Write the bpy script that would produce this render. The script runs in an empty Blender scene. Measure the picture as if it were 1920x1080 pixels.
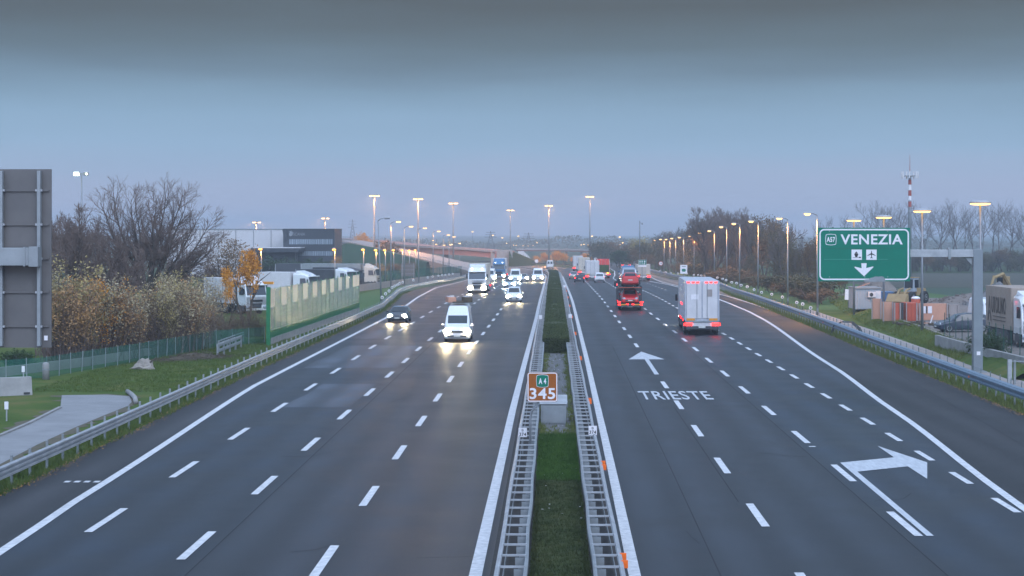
import bpy, math, random
from mathutils import Vector, Matrix
rad = math.radians
sc = bpy.context.scene
col = sc.collection
RND = random.Random(7)
CAMH, FPX, CX, CY = 8.5, 3620.0, 1037.0, 431.0   # camera height, focal length and vanishing point in photo pixels

# ------------------------------------------------------------------ terrain
def zg(y):
    t = y - 210
    if t <= 0: return 0.0
    if t < 60: return -.009*t*t/120
    if t < 700: return -.009*(t-30)
    return -.009*670

def g(px, py, z=None):
    """ground point below a photo pixel (z: height of a level plane instead of the terrain)"""
    if z is not None:
        y = (CAMH-z)*FPX/(py-CY)
        return ((px-CX)*y/FPX, y, z)
    lo, hi = 20., 6000.
    for _ in range(50):
        m = (lo+hi)/2
        if (CAMH-zg(m))*FPX/m > py-CY: lo = m
        else: hi = m
    return ((px-CX)*m/FPX, m, zg(m))

def at(px, py, y):
    return ((px-CX)*y/FPX, y, CAMH-(py-CY)*y/FPX)

def interp(tab):
    tab = sorted(tab)
    def f(y):
        if y <= tab[0][0]: return tab[0][1]
        for (a, b), (c, d) in zip(tab, tab[1:]):
            if y <= c:
                t = (y-a)/(c-a); t = t*t*(3-2*t)*.35+t*.65
                return b+(d-b)*t
        return tab[-1][1]
    return f

# ------------------------------------------------------------------ mesh helper
class MB:
    def __init__(s): s.v = []; s.f = []; s.m = []
    def add(s, vs, fs, m=0):
        o = len(s.v); s.v += [tuple(p) for p in vs]
        for f in fs: s.f.append([i+o for i in f]); s.m.append(m)
        return s
    def quad(s, a, b, c, d, m=0): return s.add([a, b, c, d], [(0, 1, 2, 3)], m)
    def box(s, cx, cy, cz, sx, sy, sz, rz=0, m=0, rx=0, ry=0):
        x, y, z = sx/2, sy/2, sz/2
        P = [Vector(p) for p in ((-x,-y,-z),(x,-y,-z),(x,y,-z),(-x,y,-z),(-x,-y,z),(x,-y,z),(x,y,z),(-x,y,z))]
        if rx or ry or rz:
            M = Matrix.Rotation(rz,3,'Z') @ Matrix.Rotation(ry,3,'Y') @ Matrix.Rotation(rx,3,'X')
            P = [M @ p for p in P]
        c = Vector((cx,cy,cz))
        return s.add([p+c for p in P], [(0,3,2,1),(4,5,6,7),(0,1,5,4),(1,2,6,5),(2,3,7,6),(3,0,4,7)], m)
    def tube(s, pts, rs, n=8, m=0, cap=True):
        pts = [Vector(p) for p in pts]
        if not hasattr(rs, '__len__'): rs = [rs]*len(pts)
        rings = []
        for i, p in enumerate(pts):
            d = (pts[min(i+1,len(pts)-1)]-pts[max(i-1,0)])
            if d.length < 1e-9: d = Vector((0,0,1))
            d.normalize()
            u = d.cross(Vector((0,0,1)) if abs(d.z) < .9 else Vector((0,1,0))).normalized(); w = d.cross(u)
            rings.append([p+(u*math.cos(2*math.pi*k/n)+w*math.sin(2*math.pi*k/n))*rs[i] for k in range(n)])
        return s.loft(rings, m, cap)
    def loft(s, rings, m=0, cap=True):
        n = len(rings[0]); vs = [p for r in rings for p in r]; fs = []
        for i in range(len(rings)-1):
            for k in range(n):
                a = i*n+k; b = i*n+(k+1) % n
                fs.append((a, a+n, b+n, b))
        if cap:
            fs.append(tuple(range(n))); fs.append(tuple(range((len(rings)-1)*n+n-1, (len(rings)-1)*n-1, -1)))
        return s.add(vs, fs, m)
    def lathe(s, prof, c=(0,0,0), n=16, axis='Z', m=0):
        rings = []
        for r, h in prof:
            rg = []
            for k in range(n):
                a = 2*math.pi*k/n; u, w = r*math.cos(a), r*math.sin(a)
                q = (u,w,h) if axis == 'Z' else ((h,u,w) if axis == 'X' else (u,h,w))
                rg.append((q[0]+c[0], q[1]+c[1], q[2]+c[2]))
            rings.append(rg)
        return s.loft(rings, m, True)
    def prism(s, poly, z0, z1, m=0):
        """upright prism on an xy polygon"""
        return s.loft([[(x,y,z0) for x,y in poly], [(x,y,z1) for x,y in poly]], m, True)
    def xz(s, poly, y0, y1, m=0):
        """prism on an xz polygon, extruded along y"""
        return s.loft([[(x,y0,z) for x,z in poly], [(x,y1,z) for x,z in poly]], m, True)
    def yz(s, poly, x0, x1, m=0):
        return s.loft([[(x0,y,z) for y,z in poly], [(x1,y,z) for y,z in poly]], m, True)
    def panel(s, a, b, c, d, inset=.1, off=.012, m=0, insy=None):
        """thin pane laid proud of the face a,b,c,d"""
        P = [Vector(p) for p in (a,b,c,d)]; n = (P[1]-P[0]).cross(P[3]-P[0]).normalized()*off
        iy = inset if insy is None else insy
        def bl(u, v): return (P[0]*(1-u)+P[1]*u)*(1-v)+(P[3]*(1-u)+P[2]*u)*v
        Q = [bl(inset,iy), bl(1-inset,iy), bl(1-inset,1-iy), bl(inset,1-iy)]
        return s.loft([[q-n for q in Q], [q+n for q in Q]], m, True)
    def build(s, name, mats, parent=None, smooth=False, bevel=0, kind=None, label=None, cat=None, group=None, loc=None, angle=None):
        me = bpy.data.meshes.new(name); me.from_pydata(s.v, [], s.f)
        if not isinstance(mats, (list, tuple)): mats = [mats]
        for m in mats: me.materials.append(M[m] if isinstance(m, str) else m)
        if len(mats) > 1: me.polygons.foreach_set('material_index', s.m)
        if smooth: me.polygons.foreach_set('use_smooth', [True]*len(me.polygons))
        me.update()
        return link(name, me, parent, bevel, kind, label, cat, group, loc)

KIDS = {}
def link(name, me, parent=None, bevel=0, kind=None, label=None, cat=None, group=None, loc=None):
    o = bpy.data.objects.new(name, me); col.objects.link(o)
    if loc: o.location = loc
    if parent: o.parent = parent; KIDS.setdefault(parent.name, []).append(o)
    if bevel:
        b = o.modifiers.new('bevel', 'BEVEL'); b.width = bevel; b.segments = 2; b.limit_method = 'ANGLE'; b.angle_limit = .6
    tag(o, label, cat, group, kind)
    return o
def tag(o, label=None, cat=None, group=None, kind=None):
    for k, v in (('label', label), ('category', cat), ('group', group), ('kind', kind)):
        if v: o[k] = v
    return o
def thing(name, loc, rz, label, cat, group=None):
    o = bpy.data.objects.new(name, None); col.objects.link(o)
    o.location = loc; o.rotation_euler = (0,0,rz); o.empty_display_size = .2
    return tag(o, label, cat, group)
def copytree(o, loc=None, rz=None, label=None, parent=None, scale=None):
    c = o.copy(); col.objects.link(c)
    if loc: c.location = loc
    if rz is not None: c.rotation_euler = (0,0,rz)
    if scale: c.scale = scale if hasattr(scale, '__len__') else (scale,)*3
    if label: c['label'] = label
    if parent: c.parent = parent; KIDS.setdefault(parent.name, []).append(c)
    for k in list(KIDS.get(o.name, [])): copytree(k, parent=c)
    return c
ORD = ['first','second','third','fourth','fifth','sixth','seventh','eighth','ninth','tenth','eleventh','twelfth','thirteenth','fourteenth','fifteenth','sixteenth','seventeenth','eighteenth','nineteenth','twentieth'] + ['twenty-'+w for w in ('first','second','third','fourth','fifth','sixth','seventh','eighth','ninth')] + ['thirtieth'] + ['thirty-'+w for w in ('first','second','third','fourth','fifth','sixth','seventh','eighth','ninth')]

# ------------------------------------------------------------------ materials
M = {}
def mat(name, c1, rough=.7, c2=None, scale=3., metal=0., bump=0., bscale=40., spec=.5, stretch=None, detail=5., trans=0., alpha=None, contrast=.25, c3=None, coat=0.):
    m = bpy.data.materials.new(name); m.use_nodes = True; nt = m.node_tree; N = nt.nodes; L = nt.links
    p = N['Principled BSDF']; p.inputs['Roughness'].default_value = rough; p.inputs['Metallic'].default_value = metal
    p.inputs['Specular IOR Level'].default_value = spec; p.inputs['Coat Weight'].default_value = coat
    if trans: p.inputs['Transmission Weight'].default_value = trans
    if alpha is not None: p.inputs['Alpha'].default_value = alpha
    if c2 is None: c2 = tuple(x*.82 for x in c1)
    tc = N.new('ShaderNodeTexCoord'); mp = N.new('ShaderNodeMapping'); L.new(tc.outputs['Object'], mp.inputs[0])
    if stretch: mp.inputs['Scale'].default_value = stretch
    nz = N.new('ShaderNodeTexNoise'); nz.inputs['Scale'].default_value = scale; nz.inputs['Detail'].default_value = detail; nz.inputs['Roughness'].default_value = .65
    L.new(mp.outputs[0], nz.inputs['Vector'])
    rp = N.new('ShaderNodeValToRGB'); L.new(nz.outputs['Fac'], rp.inputs[0])
    e = rp.color_ramp.elements; e[0].position = .5-contrast; e[1].position = .5+contrast
    e[0].color = (*c2,1); e[1].color = (*c1,1)
    if c3: x = e.new(.5); x.color = (*c3,1)
    L.new(rp.outputs[0], p.inputs['Base Color'])
    if bump:
        n2 = N.new('ShaderNodeTexNoise'); n2.inputs['Scale'].default_value = bscale; n2.inputs['Detail'].default_value = 3
        L.new(tc.outputs['Object'], n2.inputs['Vector'])
        b = N.new('ShaderNodeBump'); b.inputs['Strength'].default_value = bump; b.inputs['Distance'].default_value = .02
        L.new(n2.outputs['Fac'], b.inputs['Height']); L.new(b.outputs[0], p.inputs['Normal'])
    M[name] = m; return m
def emit(name, c, s):
    m = bpy.data.materials.new(name); m.use_nodes = True; N = m.node_tree.nodes
    p = N['Principled BSDF']; p.inputs['Base Color'].default_value = (*c,1)
    p.inputs['Emission Color'].default_value = (*c,1); p.inputs['Emission Strength'].default_value = s
    M[name] = m; return m

def asphalt(name, c1, c2, rough):
    m = mat(name, c1, rough, c2, scale=1., bump=.25, bscale=90, stretch=(1.1,.05,1), contrast=.32)
    nt = m.node_tree; N = nt.nodes; L = nt.links; p = N['Principled BSDF']; p.inputs['Specular IOR Level'].default_value = .34
    src = p.inputs['Base Color'].links[0].from_socket; tc = [n for n in N if n.type == 'TEX_COORD'][0]
    f = N.new('ShaderNodeTexNoise'); f.inputs['Scale'].default_value = 16; f.inputs['Detail'].default_value = 8; f.inputs['Roughness'].default_value = .8; L.new(tc.outputs['Object'], f.inputs['Vector'])
    big = N.new('ShaderNodeTexNoise'); big.inputs['Scale'].default_value = .22; big.inputs['Detail'].default_value = 6; L.new(tc.outputs['Object'], big.inputs['Vector'])
    ad = N.new('ShaderNodeMath'); ad.operation = 'ADD'; L.new(f.outputs['Fac'], ad.inputs[0]); L.new(big.outputs['Fac'], ad.inputs[1])
    mr = N.new('ShaderNodeMapRange'); mr.inputs[1].default_value = .65; mr.inputs[2].default_value = 1.35; mr.inputs[3].default_value = .15; mr.inputs[4].default_value = 1.95
    L.new(ad.outputs[0], mr.inputs[0])
    mx = N.new('ShaderNodeMix'); mx.data_type = 'RGBA'; mx.blend_type = 'MULTIPLY'; mx.inputs[0].default_value = 1
    L.new(src, mx.inputs[6]); L.new(mr.outputs[0], mx.inputs[7]); L.new(mx.outputs[2], p.inputs['Base Color'])
    wv = N.new('ShaderNodeTexWave'); wv.bands_direction = 'X'; wv.inputs['Scale'].default_value = .165; wv.inputs['Distortion'].default_value = 1.2; wv.inputs['Detail'].default_value = 3; wv.inputs['Detail Scale'].default_value = .25
    L.new(tc.outputs['Object'], wv.inputs['Vector']); wr = N.new('ShaderNodeMapRange'); wr.inputs[3].default_value = .62; wr.inputs[4].default_value = 1.25; L.new(wv.outputs['Fac'], wr.inputs[0])
    m4 = N.new('ShaderNodeMix'); m4.data_type = 'RGBA'; m4.blend_type = 'MULTIPLY'; m4.inputs[0].default_value = 1; L.new(mx.outputs[2], m4.inputs[6]); L.new(wr.outputs[0], m4.inputs[7]); L.new(m4.outputs[2], p.inputs['Base Color'])
    r2 = N.new('ShaderNodeMapRange'); r2.inputs[3].default_value = rough-.1; r2.inputs[4].default_value = rough+.12
    L.new(big.outputs['Fac'], r2.inputs[0]); L.new(r2.outputs[0], p.inputs['Roughness'])
asphalt('asphalt_grey', (.019,.023,.029), (.011,.014,.019), .47)
asphalt('asphalt_dark', (.011,.017,.026), (.006,.011,.018), .44)
asphalt('asphalt_new', (.018,.017,.018), (.011,.011,.012), .55)
asphalt('asphalt_shoulder', (.028,.028,.030), (.018,.018,.020), .55)
asphalt('asphalt_patch', (.048,.056,.072), (.034,.041,.054), .44)
asphalt('asphalt_pale', (.20,.165,.14), (.14,.115,.10), .6)
mat('soil', (.060,.052,.047), .95, (.028,.026,.025), scale=2.5, bump=.6, bscale=25)
mat('gravel', (.20,.20,.205), .95, (.085,.085,.088), scale=5, bump=1.0, bscale=30)
mat('concrete', (.33,.32,.31), .85, (.21,.205,.20), scale=1.2, bump=.3, bscale=30)
mat('concrete_pink', (.36,.31,.29), .85, (.27,.23,.215), scale=1.0, bump=.2)
mat('pale_track', (.27,.27,.275), .9, (.19,.19,.195), scale=.6, bump=.4, bscale=15)
mat('paint_white', (.80,.79,.80), .55, (.36,.37,.39), scale=5, detail=9, contrast=.28, bump=.2)
mat('paint_worn', (.60,.62,.65), .6, (.34,.355,.38), scale=6, contrast=.3, stretch=(1.5,.2,1), detail=8)
mat('seam', (.012,.012,.014), .7)
mat('grass', (.145,.125,.045), .95, (.038,.074,.015), scale=.28, bump=.8, bscale=6, c3=(.068,.105,.022), spec=.1)
mat('grass_far', (.050,.070,.024), .95, (.026,.045,.014), scale=.05, bump=.4, bscale=2, spec=.1)
mat('grass_bright', (.060,.125,.018), .95, (.034,.078,.012), scale=.8, bump=.8, bscale=6)
mat('field_brown', (.058,.056,.034), .95, (.040,.040,.026), scale=.12, stretch=(.2,1,1))
mat('field_green', (.030,.062,.028), .95, (.020,.045,.022), scale=.2)
mat('sand', (.20,.17,.15), .95, (.13,.11,.098), scale=.35, bump=.6, bscale=6)
mat('blade', (.115,.145,.034), .9, (.044,.080,.016), scale=.6, spec=.1)
mat('blade_dry', (.20,.185,.065), .9, (.09,.10,.028), scale=1.3, c3=(.115,.145,.036), spec=.1)
mat('hedge_leaf', (.062,.070,.018), .7, (.014,.026,.007), scale=2.2, c3=(.034,.047,.012), spec=.2)
mat('galv', (.47,.48,.50), .45, (.26,.27,.285), scale=1.3, metal=.25, contrast=.25, spec=.5)
mat('galv_dull', (.29,.31,.325), .55, (.20,.215,.225), scale=1.5, metal=.2)
mat('galv_post', (.235,.265,.29), .5, (.17,.19,.21), scale=.8, metal=.2)
mat('galv_blue', (.17,.24,.315), .45, (.11,.165,.22), scale=1.0, metal=.2)
mat('steel_dark', (.06,.062,.065), .5, metal=.4)
mat('pole_grey', (.27,.28,.30), .5, (.21,.22,.235), scale=2, metal=.35)
mat('lamp_shell', (.40,.40,.41), .5)
mat('orange_reflector', (1.0,.17,.012), .35)
mat('sign_green', (.001,.175,.110), .5, (.001,.145,.092), scale=.8, contrast=.3, spec=.25)
mat('sign_white', (.80,.76,.78), .5, (.68,.65,.67), scale=4)
mat('sign_brown', (.34,.10,.014), .5, (.28,.08,.012), scale=3, spec=.25)
mat('sign_back', (.135,.125,.12), .6, (.095,.09,.09), scale=.9, metal=.1)
mat('black', (.012,.012,.014), .6)
mat('rubber', (.016,.016,.017), .8)
mat('rim', (.35,.36,.37), .35, metal=.8)
mat('glass_dark', (.022,.030,.038), .06, (.018,.025,.032), spec=.8)
mat('car_white', (.72,.73,.75), .3, (.66,.67,.69), coat=.5)
mat('car_black', (.018,.022,.032), .25, coat=.6)
mat('car_navy', (.020,.032,.055), .25, coat=.6)
mat('car_red', (.55,.015,.02), .3, (.46,.012,.017), coat=.5)
mat('car_blue', (.06,.14,.26), .3, coat=.5)
mat('car_silver', (.36,.40,.46), .3, metal=.4, coat=.4)
mat('truck_blue', (.05,.17,.34), .35, coat=.4)
mat('van_lilac', (.50,.51,.56), .45)
mat('trailer_white', (.62,.60,.61), .5, (.52,.50,.51), scale=1.2)
mat('trailer_cream', (.55,.50,.44), .5, (.46,.42,.37), scale=1.2)
mat('trailer_tan', (.36,.29,.24), .7, (.30,.24,.20), scale=1.0)
mat('tan_print', (.12,.10,.085), .8)
mat('trailer_dark', (.05,.055,.065), .6)
mat('plate', (.62,.62,.58), .5)
mat('amber', (.75,.30,.02), .4)
mat('barrier_milky', (.29,.34,.31), .35, (.22,.27,.24), scale=.7, spec=.7)
mat('green_post', (.008,.16,.055), .45)
mat('fence_green', (.012,.075,.055), .6)
mat('fence_grey', (.17,.20,.20), .6)
mat('orange_board', (.58,.30,.20), .8, (.46,.235,.165), scale=1.4, stretch=(1,1,.3))
mat('red_board', (.52,.10,.05), .7, (.40,.08,.045), scale=1)
mat('cabin_grey', (.33,.37,.42), .6, (.27,.31,.35), scale=1)
mat('container_blue', (.075,.16,.30), .6)
mat('yellow_machine', (.36,.255,.12), .7, (.23,.165,.085), scale=1.2)
mat('building_black', (.030,.036,.045), .5, (.024,.029,.037), scale=.5)
mat('building_band', (.30,.35,.40), .3, (.16,.20,.24), scale=1.4, stretch=(1.6,1,.1), contrast=.15)
mat('building_white', (.58,.56,.57), .7, (.54,.52,.53), scale=.2)
mat('bridge_rose', (.46,.22,.18), .8, (.36,.175,.145), scale=.15)
mat('mast_red', (.36,.07,.05), .7)
mat('bark', (.095,.075,.060), .95, (.052,.042,.036), scale=4, bump=.5, bscale=12)
mat('twig', (.22,.16,.135), .95, (.13,.095,.082), scale=.8, spec=.1)
mat('twig_grey', (.17,.145,.14), .95, (.105,.092,.09), scale=.5, spec=.1)
mat('stone', (.34,.30,.26), .9, (.22,.19,.17), scale=4, bump=.5, bscale=10)
mat('debris', (.11,.085,.055), .95, (.05,.04,.028), scale=3)
def leafmat(name, a, b, c=None, scale=.7):
    m = mat(name, a, .75, b, scale=scale, c3=c, contrast=.22, spec=.25)
    p = m.node_tree.nodes['Principled BSDF']; p.inputs['Subsurface Weight'].default_value = 0
leafmat('leaf_rust', (.54,.28,.095), (.21,.13,.070), (.37,.215,.095))
leafmat('leaf_olive', (.50,.39,.16), (.20,.165,.08), (.35,.275,.115))
leafmat('leaf_silver', (.54,.47,.31), (.21,.175,.10), (.37,.30,.18))
leafmat('leaf_gold', (.78,.36,.035), (.46,.18,.022), (.64,.27,.028))
leafmat('leaf_green', (.045,.085,.026), (.016,.036,.014), (.030,.058,.018))
leafmat('leaf_brown', (.235,.145,.070), (.095,.068,.040), (.165,.105,.055))
leafmat('leaf_dusk', (.135,.115,.055), (.060,.058,.034), (.095,.085,.045))
emit('lamp_sodium', (1,.52,.13), 4)
emit('lamp_mast', (1,.54,.17), 5.5)
emit('lamp_orange', (1,.42,.06), 3.2)
emit('lamp_far', (1,.55,.18), 5)
emit('lamp_flood', (.85,1,.62), 12)
emit('light_head', (1,.78,.46), 320)
emit('light_xenon', (.66,.88,1), 400)
emit('light_marker', (1,.93,.8), 10)
emit('light_tail', (1,.012,.010), 8)
emit('light_amber', (1,.42,.06), 5)
emit('light_red_far', (1,.12,.16), 8)
emit('window_lit', (1,.8,.5), 4)

# green tinted acrylic: partly clear panes, level streaks and ripples put in to imitate reflections
def acrylic():
    m = mat('acrylic', (.30,.43,.35), .16, (.18,.32,.25), scale=1.2, stretch=(1,.25,7), spec=.8, contrast=.2)
    nt = m.node_tree; N = nt.nodes; L = nt.links; p = N['Principled BSDF']
    tc = [n for n in N if n.type == 'TEX_COORD'][0]
    w = N.new('ShaderNodeTexWave'); w.bands_direction = 'Z'; w.inputs['Scale'].default_value = 2.2; w.inputs['Distortion'].default_value = 1.5; w.inputs['Detail'].default_value = 3
    L.new(tc.outputs['Object'], w.inputs['Vector'])
    b = N.new('ShaderNodeBump'); b.inputs['Strength'].default_value = .35; b.inputs['Distance'].default_value = .05
    L.new(w.outputs['Fac'], b.inputs['Height']); L.new(b.outputs[0], p.inputs['Normal'])
    out = [n for n in N if n.type == 'OUTPUT_MATERIAL'][0]
    t = N.new('ShaderNodeBsdfTransparent'); t.inputs[0].default_value = (.72,.9,.78,1)
    mx = N.new('ShaderNodeMixShader'); mx.inputs[0].default_value = .66
    L.new(t.outputs[0], mx.inputs[1]); L.new(p.outputs[0], mx.inputs[2]); L.new(mx.outputs[0], out.inputs['Surface'])
acrylic()
def meshmat(name, c, cover):
    """wire netting far below one pixel: a fixed share of wire and gaps"""
    m = mat(name, c, .7); nt = m.node_tree; N = nt.nodes; L = nt.links
    out = [n for n in N if n.type == 'OUTPUT_MATERIAL'][0]; t = N.new('ShaderNodeBsdfTransparent')
    mx = N.new('ShaderNodeMixShader'); mx.inputs[0].default_value = cover
    L.new(t.outputs[0], mx.inputs[1]); L.new(N['Principled BSDF'].outputs[0], mx.inputs[2]); L.new(mx.outputs[0], out.inputs['Surface'])
meshmat('netting_green', (.012,.16,.12), .5)
meshmat('netting_grey', (.16,.19,.19), .16)

# ------------------------------------------------------------------ world, sun, camera
w = bpy.data.worlds.new('World'); sc.world = w; w.use_nodes = True
nt = w.node_tree; N = nt.nodes; L = nt.links; N.clear()
out = N.new('ShaderNodeOutputWorld')
SUN_EL, SUN_ROT = rad(3.0), rad(205)
sky = N.new('ShaderNodeTexSky'); sky.sky_type = 'NISHITA'; sky.sun_disc = False; sky.sun_elevation = SUN_EL; sky.sun_rotation = SUN_ROT
sky.air_density = 1.4; sky.dust_density = 2.0; sky.ozone_density = 3.0
b1 = N.new('ShaderNodeBackground'); L.new(sky.outputs[0], b1.inputs[0]); b1.inputs[1].default_value = .03
tc = N.new('ShaderNodeTexCoord'); sp = N.new('ShaderNodeSeparateXYZ'); L.new(tc.outputs['Generated'], sp.inputs[0])
mp = N.new('ShaderNodeMapping'); mp.inputs['Scale'].default_value = (3,3,26); L.new(tc.outputs['Generated'], mp.inputs[0])
nz = N.new('ShaderNodeTexNoise'); nz.inputs['Scale'].default_value = 1.6; nz.inputs['Detail'].default_value = 4; L.new(mp.outputs[0], nz.inputs['Vector'])
m1 = N.new('ShaderNodeMath'); m1.operation = 'MULTIPLY_ADD'; m1.inputs[1].default_value = .022; L.new(nz.outputs['Fac'], m1.inputs[0]); L.new(sp.outputs['Z'], m1.inputs[2])
m2 = N.new('ShaderNodeMath'); m2.operation = 'SUBTRACT'; m2.inputs[1].default_value = .011; L.new(m1.outputs[0], m2.inputs[0])
m3 = N.new('ShaderNodeMath'); m3.operation = 'MULTIPLY'; m3.inputs[1].default_value = 2.0; m3.use_clamp = True; L.new(m2.outputs[0], m3.inputs[0])
rp = N.new('ShaderNodeValToRGB'); L.new(m3.outputs[0], rp.inputs[0])
def s2l(c): return tuple(((x/255+.055)/1.055)**2.4 if x > 10 else x/255/12.92 for x in c)
SKY = [(0,(174,180,207)), (.05,(161,178,207)), (.085,(144,177,207)), (.115,(134,168,197)), (.145,(119,150,176)), (.17,(101,126,147)), (.192,(88,107,122)), (.235,(73,81,90)), (.38,(92,106,124)), (.55,(158,187,224)), (1,(186,213,252))]
el = rp.color_ramp.elements
el[0].position = SKY[0][0]; el[0].color = (*s2l(SKY[0][1]),1); el[1].position = 1; el[1].color = (*s2l(SKY[-1][1]),1)
for p_, c_ in SKY[1:-1]:
    e = el.new(p_); e.color = (*s2l(c_),1)
# afterglow added to the unseen sky behind the camera, to light front faces
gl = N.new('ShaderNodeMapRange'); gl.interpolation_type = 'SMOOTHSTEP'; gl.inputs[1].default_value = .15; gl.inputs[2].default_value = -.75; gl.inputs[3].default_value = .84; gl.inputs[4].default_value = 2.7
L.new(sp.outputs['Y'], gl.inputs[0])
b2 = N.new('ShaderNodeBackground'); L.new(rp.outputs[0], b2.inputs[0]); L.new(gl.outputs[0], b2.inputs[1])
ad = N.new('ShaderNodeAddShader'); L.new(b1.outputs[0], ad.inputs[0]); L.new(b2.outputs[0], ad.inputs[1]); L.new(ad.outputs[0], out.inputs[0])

sl = bpy.data.lights.new('sun', 'SUN'); sl.energy = .8; sl.angle = rad(40); sl.color = (1,.93,.86)
so = bpy.data.objects.new('sun', sl); col.objects.link(so); so.rotation_euler = (rad(48), 0, rad(28))

cam = bpy.data.cameras.new('camera'); co = bpy.data.objects.new('camera', cam); col.objects.link(co); sc.camera = co
co.location = (0,0,CAMH); co.rotation_euler = (math.pi/2,0,0)
cam.sensor_width = 36; cam.lens = FPX/1920*36; cam.shift_x = (960-CX)/1920; cam.shift_y = -(540-CY)/1920
cam.clip_start = .5; cam.clip_end = 9000
vs = sc.view_settings; vs.view_transform = 'Standard'; vs.look = 'None'; vs.exposure = .26; vs.gamma = 1; vs.use_curve_mapping = False
sc.render.engine = 'CYCLES'; cy = sc.cycles
cy.max_bounces = 6; cy.diffuse_bounces = 2; cy.glossy_bounces = 2; cy.transmission_bounces = 3; cy.volume_bounces = 0; cy.transparent_max_bounces = 16
cy.use_denoising = True; cy.sample_clamp_indirect = 4; cy.caustics_reflective = False; cy.caustics_refractive = False

# the evening haze: one even box of air
hm = bpy.data.materials.new('haze_air'); hm.use_nodes = True; N = hm.node_tree.nodes; L = hm.node_tree.links; N.clear()
o_ = N.new('ShaderNodeOutputMaterial'); pv = N.new('ShaderNodeVolumePrincipled'); L.new(pv.outputs[0], o_.inputs['Volume'])
pv.inputs['Color'].default_value = (.84,.91,1,1); pv.inputs['Density'].default_value = .00046; pv.inputs['Anisotropy'].default_value = .2
M['haze_air'] = hm
hz = MB().box(0, 2380, 14, 5600, 4900, 42).build('haze', 'haze_air', kind='stuff')
hz.display_type = 'WIRE'

# ------------------------------------------------------------------ road layout: x of each line at distance y
def off(y):
    a = max(0, y-400); b = max(0, y-600)
    return -a*a/4000 - b*b/1500
def line(tab):
    f = interp(tab)
    return lambda y: f(y)+off(y)
railL = interp([(30,-17.9),(68,-17.9),(118,-18.1),(171,-17.9),(202,-17.9),(226,-18.9),(258,-20.4),(285,-20.7),(315,-19.9),(345,-18.2),(370,-17.4),(430,-17.2)])
edgeL = line([(30,-14.1),(50.7,-14.5),(60.5,-14.9),(105,-16.2),(185,-16.05),(210,-16.3),(253,-17.3),(300,-18.2),(345,-17.0),(380,-16.4),(460,-16.2)])
L12 = line([(30,-13),(140,-13.05),(185,-12.7),(257,-12.1),(330,-12)])
L23 = line([(30,-9.55),(140,-9.55),(214,-9.05),(330,-8.9)])
L34 = line([(30,-5.85),(135,-5.8),(179,-5.6),(220,-5.5),(330,-5.3)])
medL = line([(30,-1.9),(88,-1.9),(190,-1.6),(289,-1.5),(400,-1.5)])
medR = line([(30,1.95),(79,2.1),(130,2.2),(227,2.3),(386,2.1)])
R1 = line([(30,6.05),(142,6.1),(275,6.0),(400,6.0)])
R2 = line([(30,10.1),(158,10.1),(199,9.85),(312,9.7),(400,9.6)])
R3 = line([(30,13.9),(152,13.9),(220,13.35),(280,13.1),(345,12.6)])
edgeR = interp([(30,12.9),(58.7,14.3),(89,15.9),(119,17.3),(183,19.9),(200,20.25),(227,20.3),(270,20.3),(319,19.6),(357,17.9)])
edgeR2 = interp([(201,23.0),(250,22.5),(300,20.9),(345,19.6),(372,19.9),(480,22.7),(620,26),(900,40)])
rampL = interp([(300,12.6),(345,12.0),(386,12.1),(450,14.4),(510,16.2),(630,17.6),(760,22),(900,32)])
railR = interp([(30,21.9),(91,22.1),(130,22.4),(172,23),(250,23.6),(300,25.4),(340,25.1),(380,23.8),(465,23.8),(620,27.2),(900,41)])
aspL = lambda y: (railL(y)+.25 if y < 430 else -17.0+off(y))
aspR = lambda y: railR(y)-.5

def yrange(y0, y1):
    ys = []; y = y0
    while y < y1-.01:
        ys.append(y); y = (math.floor(y/5+1e-6)+1)*5.
    return ys+[y1]
def strip(mb, fl, fr, y0, y1, dz, m=0):
    ys = yrange(y0, y1)
    for a, b in zip(ys, ys[1:]):
        mb.quad((fl(a),a,zg(a)+dz), (fr(a),a,zg(a)+dz), (fr(b),b,zg(b)+dz), (fl(b),b,zg(b)+dz), m)
    return mb
shift = lambda f, d: (lambda y: f(y)+d)

# ground: one sheet to beyond the haze
mb = MB(); xs = [-2600,-600,-200,-90,-50,-30,-20,0,20,30,50,90,200,600,2600]; ys = yrange(10, 420)+[450+30*i for i in range(20)]+[1100,1500,2200,4700]
n = len(xs); vv = [(x,y,zg(y)) for y in ys for x in xs]
mb.add(vv, [(j*n+i, j*n+i+1, (j+1)*n+i+1, (j+1)*n+i) for j in range(len(ys)-1) for i in range(n-1)], 0)
mb.build('ground', 'grass_far', kind='structure')
# near verges in livelier grass
strip(strip(MB(), lambda y: -70, lambda y: aspL(y)+.4, 30, 330, .012), lambda y: aspR(y)-.4, lambda y: 48, 30, 330, .012).build('grass_verge', 'grass', kind='structure')
# carriageways side by side in one sheet, one slot per surface
mb = MB()
sm = lambda y: -9.0+off(y)
sr = lambda y: 9.65+off(y)
mL = shift(medL, .35); mR = shift(medR, -.35)
Y0, Y1 = 30, 880
mainR = lambda y: (aspR(y) if y < 350 else (rampL(y)+.3 if y < 470 else max(13.4+off(y), min(rampL(y)+.3, 14.6-(y-470)*.3))))
strip(mb, aspL, edgeL, Y0, 430, .04, 0); strip(mb, lambda y: -17+off(y), edgeL, 430, Y1, .04, 0)
strip(mb, edgeL, sm, Y0, Y1, .04, 1); strip(mb, sm, mL, Y0, Y1, .04, 2); strip(mb, mL, mR, Y0, Y1, .04, 3)
strip(mb, mR, sr, Y0, Y1, .04, 2)
strip(mb, sr, lambda y: min(edgeR(y), mainR(y)) if y < 345 else mainR(y), Y0, Y1, .04, 1)
strip(mb, edgeR, aspR, Y0, 345, .04, 4)
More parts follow.
